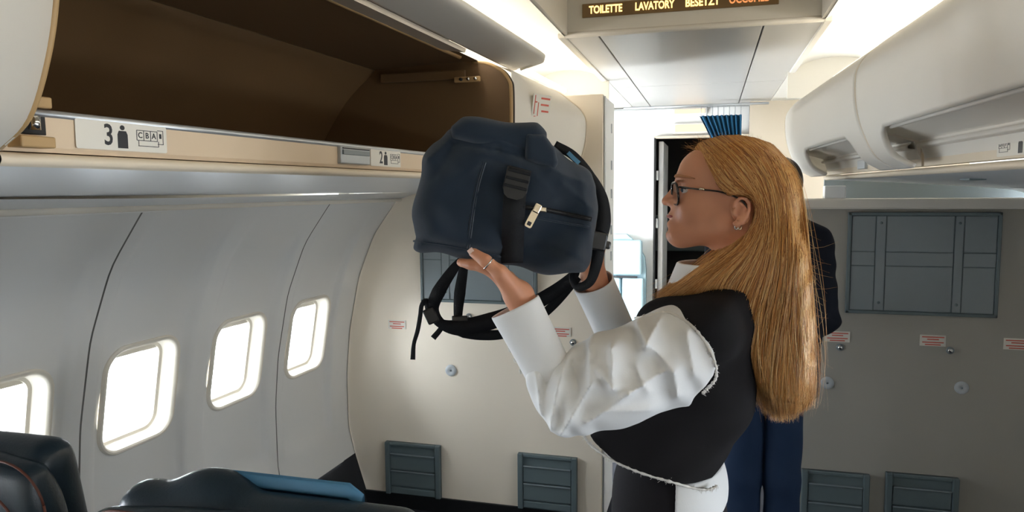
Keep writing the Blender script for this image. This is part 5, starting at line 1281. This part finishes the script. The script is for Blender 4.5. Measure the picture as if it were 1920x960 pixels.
# ================================================================ THE MAN BEHIND HER
YN = 2.86
def M3(x, y, Y=YN): return np.array(atY(x, y, Y))
mat('suit', srgb(17, 21, 32), .8, bump=.25, scale=600, var=.1, vscale=20, spec=.25)
mat('suit_t', srgb(24, 42, 68), .8, bump=.25, scale=600, var=.12, vscale=16, spec=.25)
ma = empty('person', tuple(M3(1437, 900)*np.array([1, 1, 0])), 'man in a dark suit standing behind the blond woman', 'person')
mc = M3(1461, 364); mx = M3(1437, 600)[0]
def man_body(P):
    Q = P.copy(); Q[:, 0] = mx+np.abs(P[:, 0]-mx)
    d = ellip(P, mc+np.array([0, .01, .03]), (.076, .095, .10)); d = smin(d, ellip(P, mc+np.array([0, .045, -.05]), (.058, .06, .075)), .04); d = smin(d, ellip(Q, np.array([mx+.076-.03, mc[1], mc[2]-.01]), (.035, .02, .03)), .01)
    d = smin(d, capsule(P, mc+np.array([0, -.01, -.05]), np.array([mx, YN, 1.46]), .055, .06), .04)
    d = smin(d, ellip(P, (mx, YN, 1.28), (.17, .10, .22)), .05); d = smin(d, ellip(P, (mx, YN, 1.0), (.15, .10, .14)), .05)
    d = smin(d, capsule(Q, (mx+.17, YN, 1.42), (mx+.205, YN+.01, 1.13), .045, .037), .03); d = smin(d, capsule(Q, (mx+.205, YN+.01, 1.13), (mx+.09, YN+.20, 1.03), .037, .027), .02)
    d = smin(d, capsule(Q, (mx+.09, YN+.20, 1.03), (mx+.03, YN+.235, 1.01), .030, .028), .02)
    for k in range(4): d = smin(d, capsule(Q, (mx+.03, YN+.225+.006*k, 1.035-.017*k), (mx-.03, YN+.225+.006*k, 1.025-.016*k), .0095, .008), .006)
    d = smin(d, capsule(Q, (mx+.06, YN+.21, 1.05), (mx+.02, YN+.215, 1.07), .011, .009), .008)
    d = smin(d, smin(capsule(Q, (mx+.068, YN, .93), (mx+.070, YN+.01, .50), .065, .048), capsule(Q, (mx+.070, YN+.01, .50), (mx+.075, YN, .09), .048, .038), .03), .04)
    d = smin(d, capsule(Q, (mx+.08, YN-.02, .04), (mx+.085, YN+.14, .03), .035, .03), .03)
    return d
v, f = sdf_mesh(man_body, (mx-.30, YN-.2, 0), (mx+.30, YN+.30, 1.88), .009); fast_obj('body', v, f, 'skin_man', ma)
def man_jacket(P):
    Q = P.copy(); Q[:, 0] = mx+np.abs(P[:, 0]-mx)
    d = ellip(P, (mx, YN, 1.27), (.195, .128, .27)); d = smin(d, rbox(P, (mx, YN, 1.0), (.19, .125, .20), .09), .06)
    d = smin(d, capsule(Q, (mx+.06, YN, 1.475), (mx+.165, YN, 1.42), .062, .062), .04)
    d = smin(d, capsule(Q, (mx+.168, YN, 1.40), (mx+.205, YN+.01, 1.13), .062, .052), .02); d = smin(d, capsule(Q, (mx+.205, YN+.01, 1.13), (mx+.10, YN+.19, 1.035), .052, .043), .02)
    d = np.maximum(d, .83-P[:, 2]); x, y, z = P.T
    return d+.002*np.sin(40*x+60*z)+.0015*np.sin(90*z+30*y)
v, f = sdf_mesh(man_jacket, (mx-.32, YN-.2, .8), (mx+.32, YN+.30, 1.6), .008); fast_obj('jacket', v, f, 'suit', ma)
def man_trousers(P):
    Q = P.copy(); Q[:, 0] = mx+np.abs(P[:, 0]-mx)
    d = ellip(P, (mx, YN, .95), (.165, .12, .13)); d = smin(d, smin(capsule(Q, (mx+.068, YN, .92), (mx+.070, YN+.01, .50), .078, .068), capsule(Q, (mx+.070, YN+.01, .50), (mx+.075, YN, .06), .066, .062), .03), .012)
    d = np.maximum(d, .03-P[:, 2]); return d+.0022*np.sin(25*P[:, 2]+40*P[:, 0])
v, f = sdf_mesh(man_trousers, (mx-.24, YN-.2, 0), (mx+.24, YN+.2, 1.1), .008); fast_obj('trousers', v, f, 'suit_t', ma)
def man_hair(P):
    d = ellip(P, mc+np.array([0, -.004, .045]), (.082, .098, .094)); return np.maximum(d, (P[:, 1]-mc[1]-.055)*.7-(P[:, 2]-mc[2]-.03)*.7)
v, f = sdf_mesh(man_hair, mc-.15, mc+.17, .006); fast_obj('hair', v, f, 'greyhair', ma)
def man_shoes(P):
    Q = P.copy(); Q[:, 0] = mx+np.abs(P[:, 0]-mx); d = capsule(Q, (mx+.078, YN-.03, .045), (mx+.085, YN+.17, .035), .045, .04); return np.maximum(d, .001-P[:, 2])
v, f = sdf_mesh(man_shoes, (mx-.2, YN-.12, -.01), (mx+.2, YN+.25, .12), .009); fast_obj('shoes', v, f, 'black', ma)
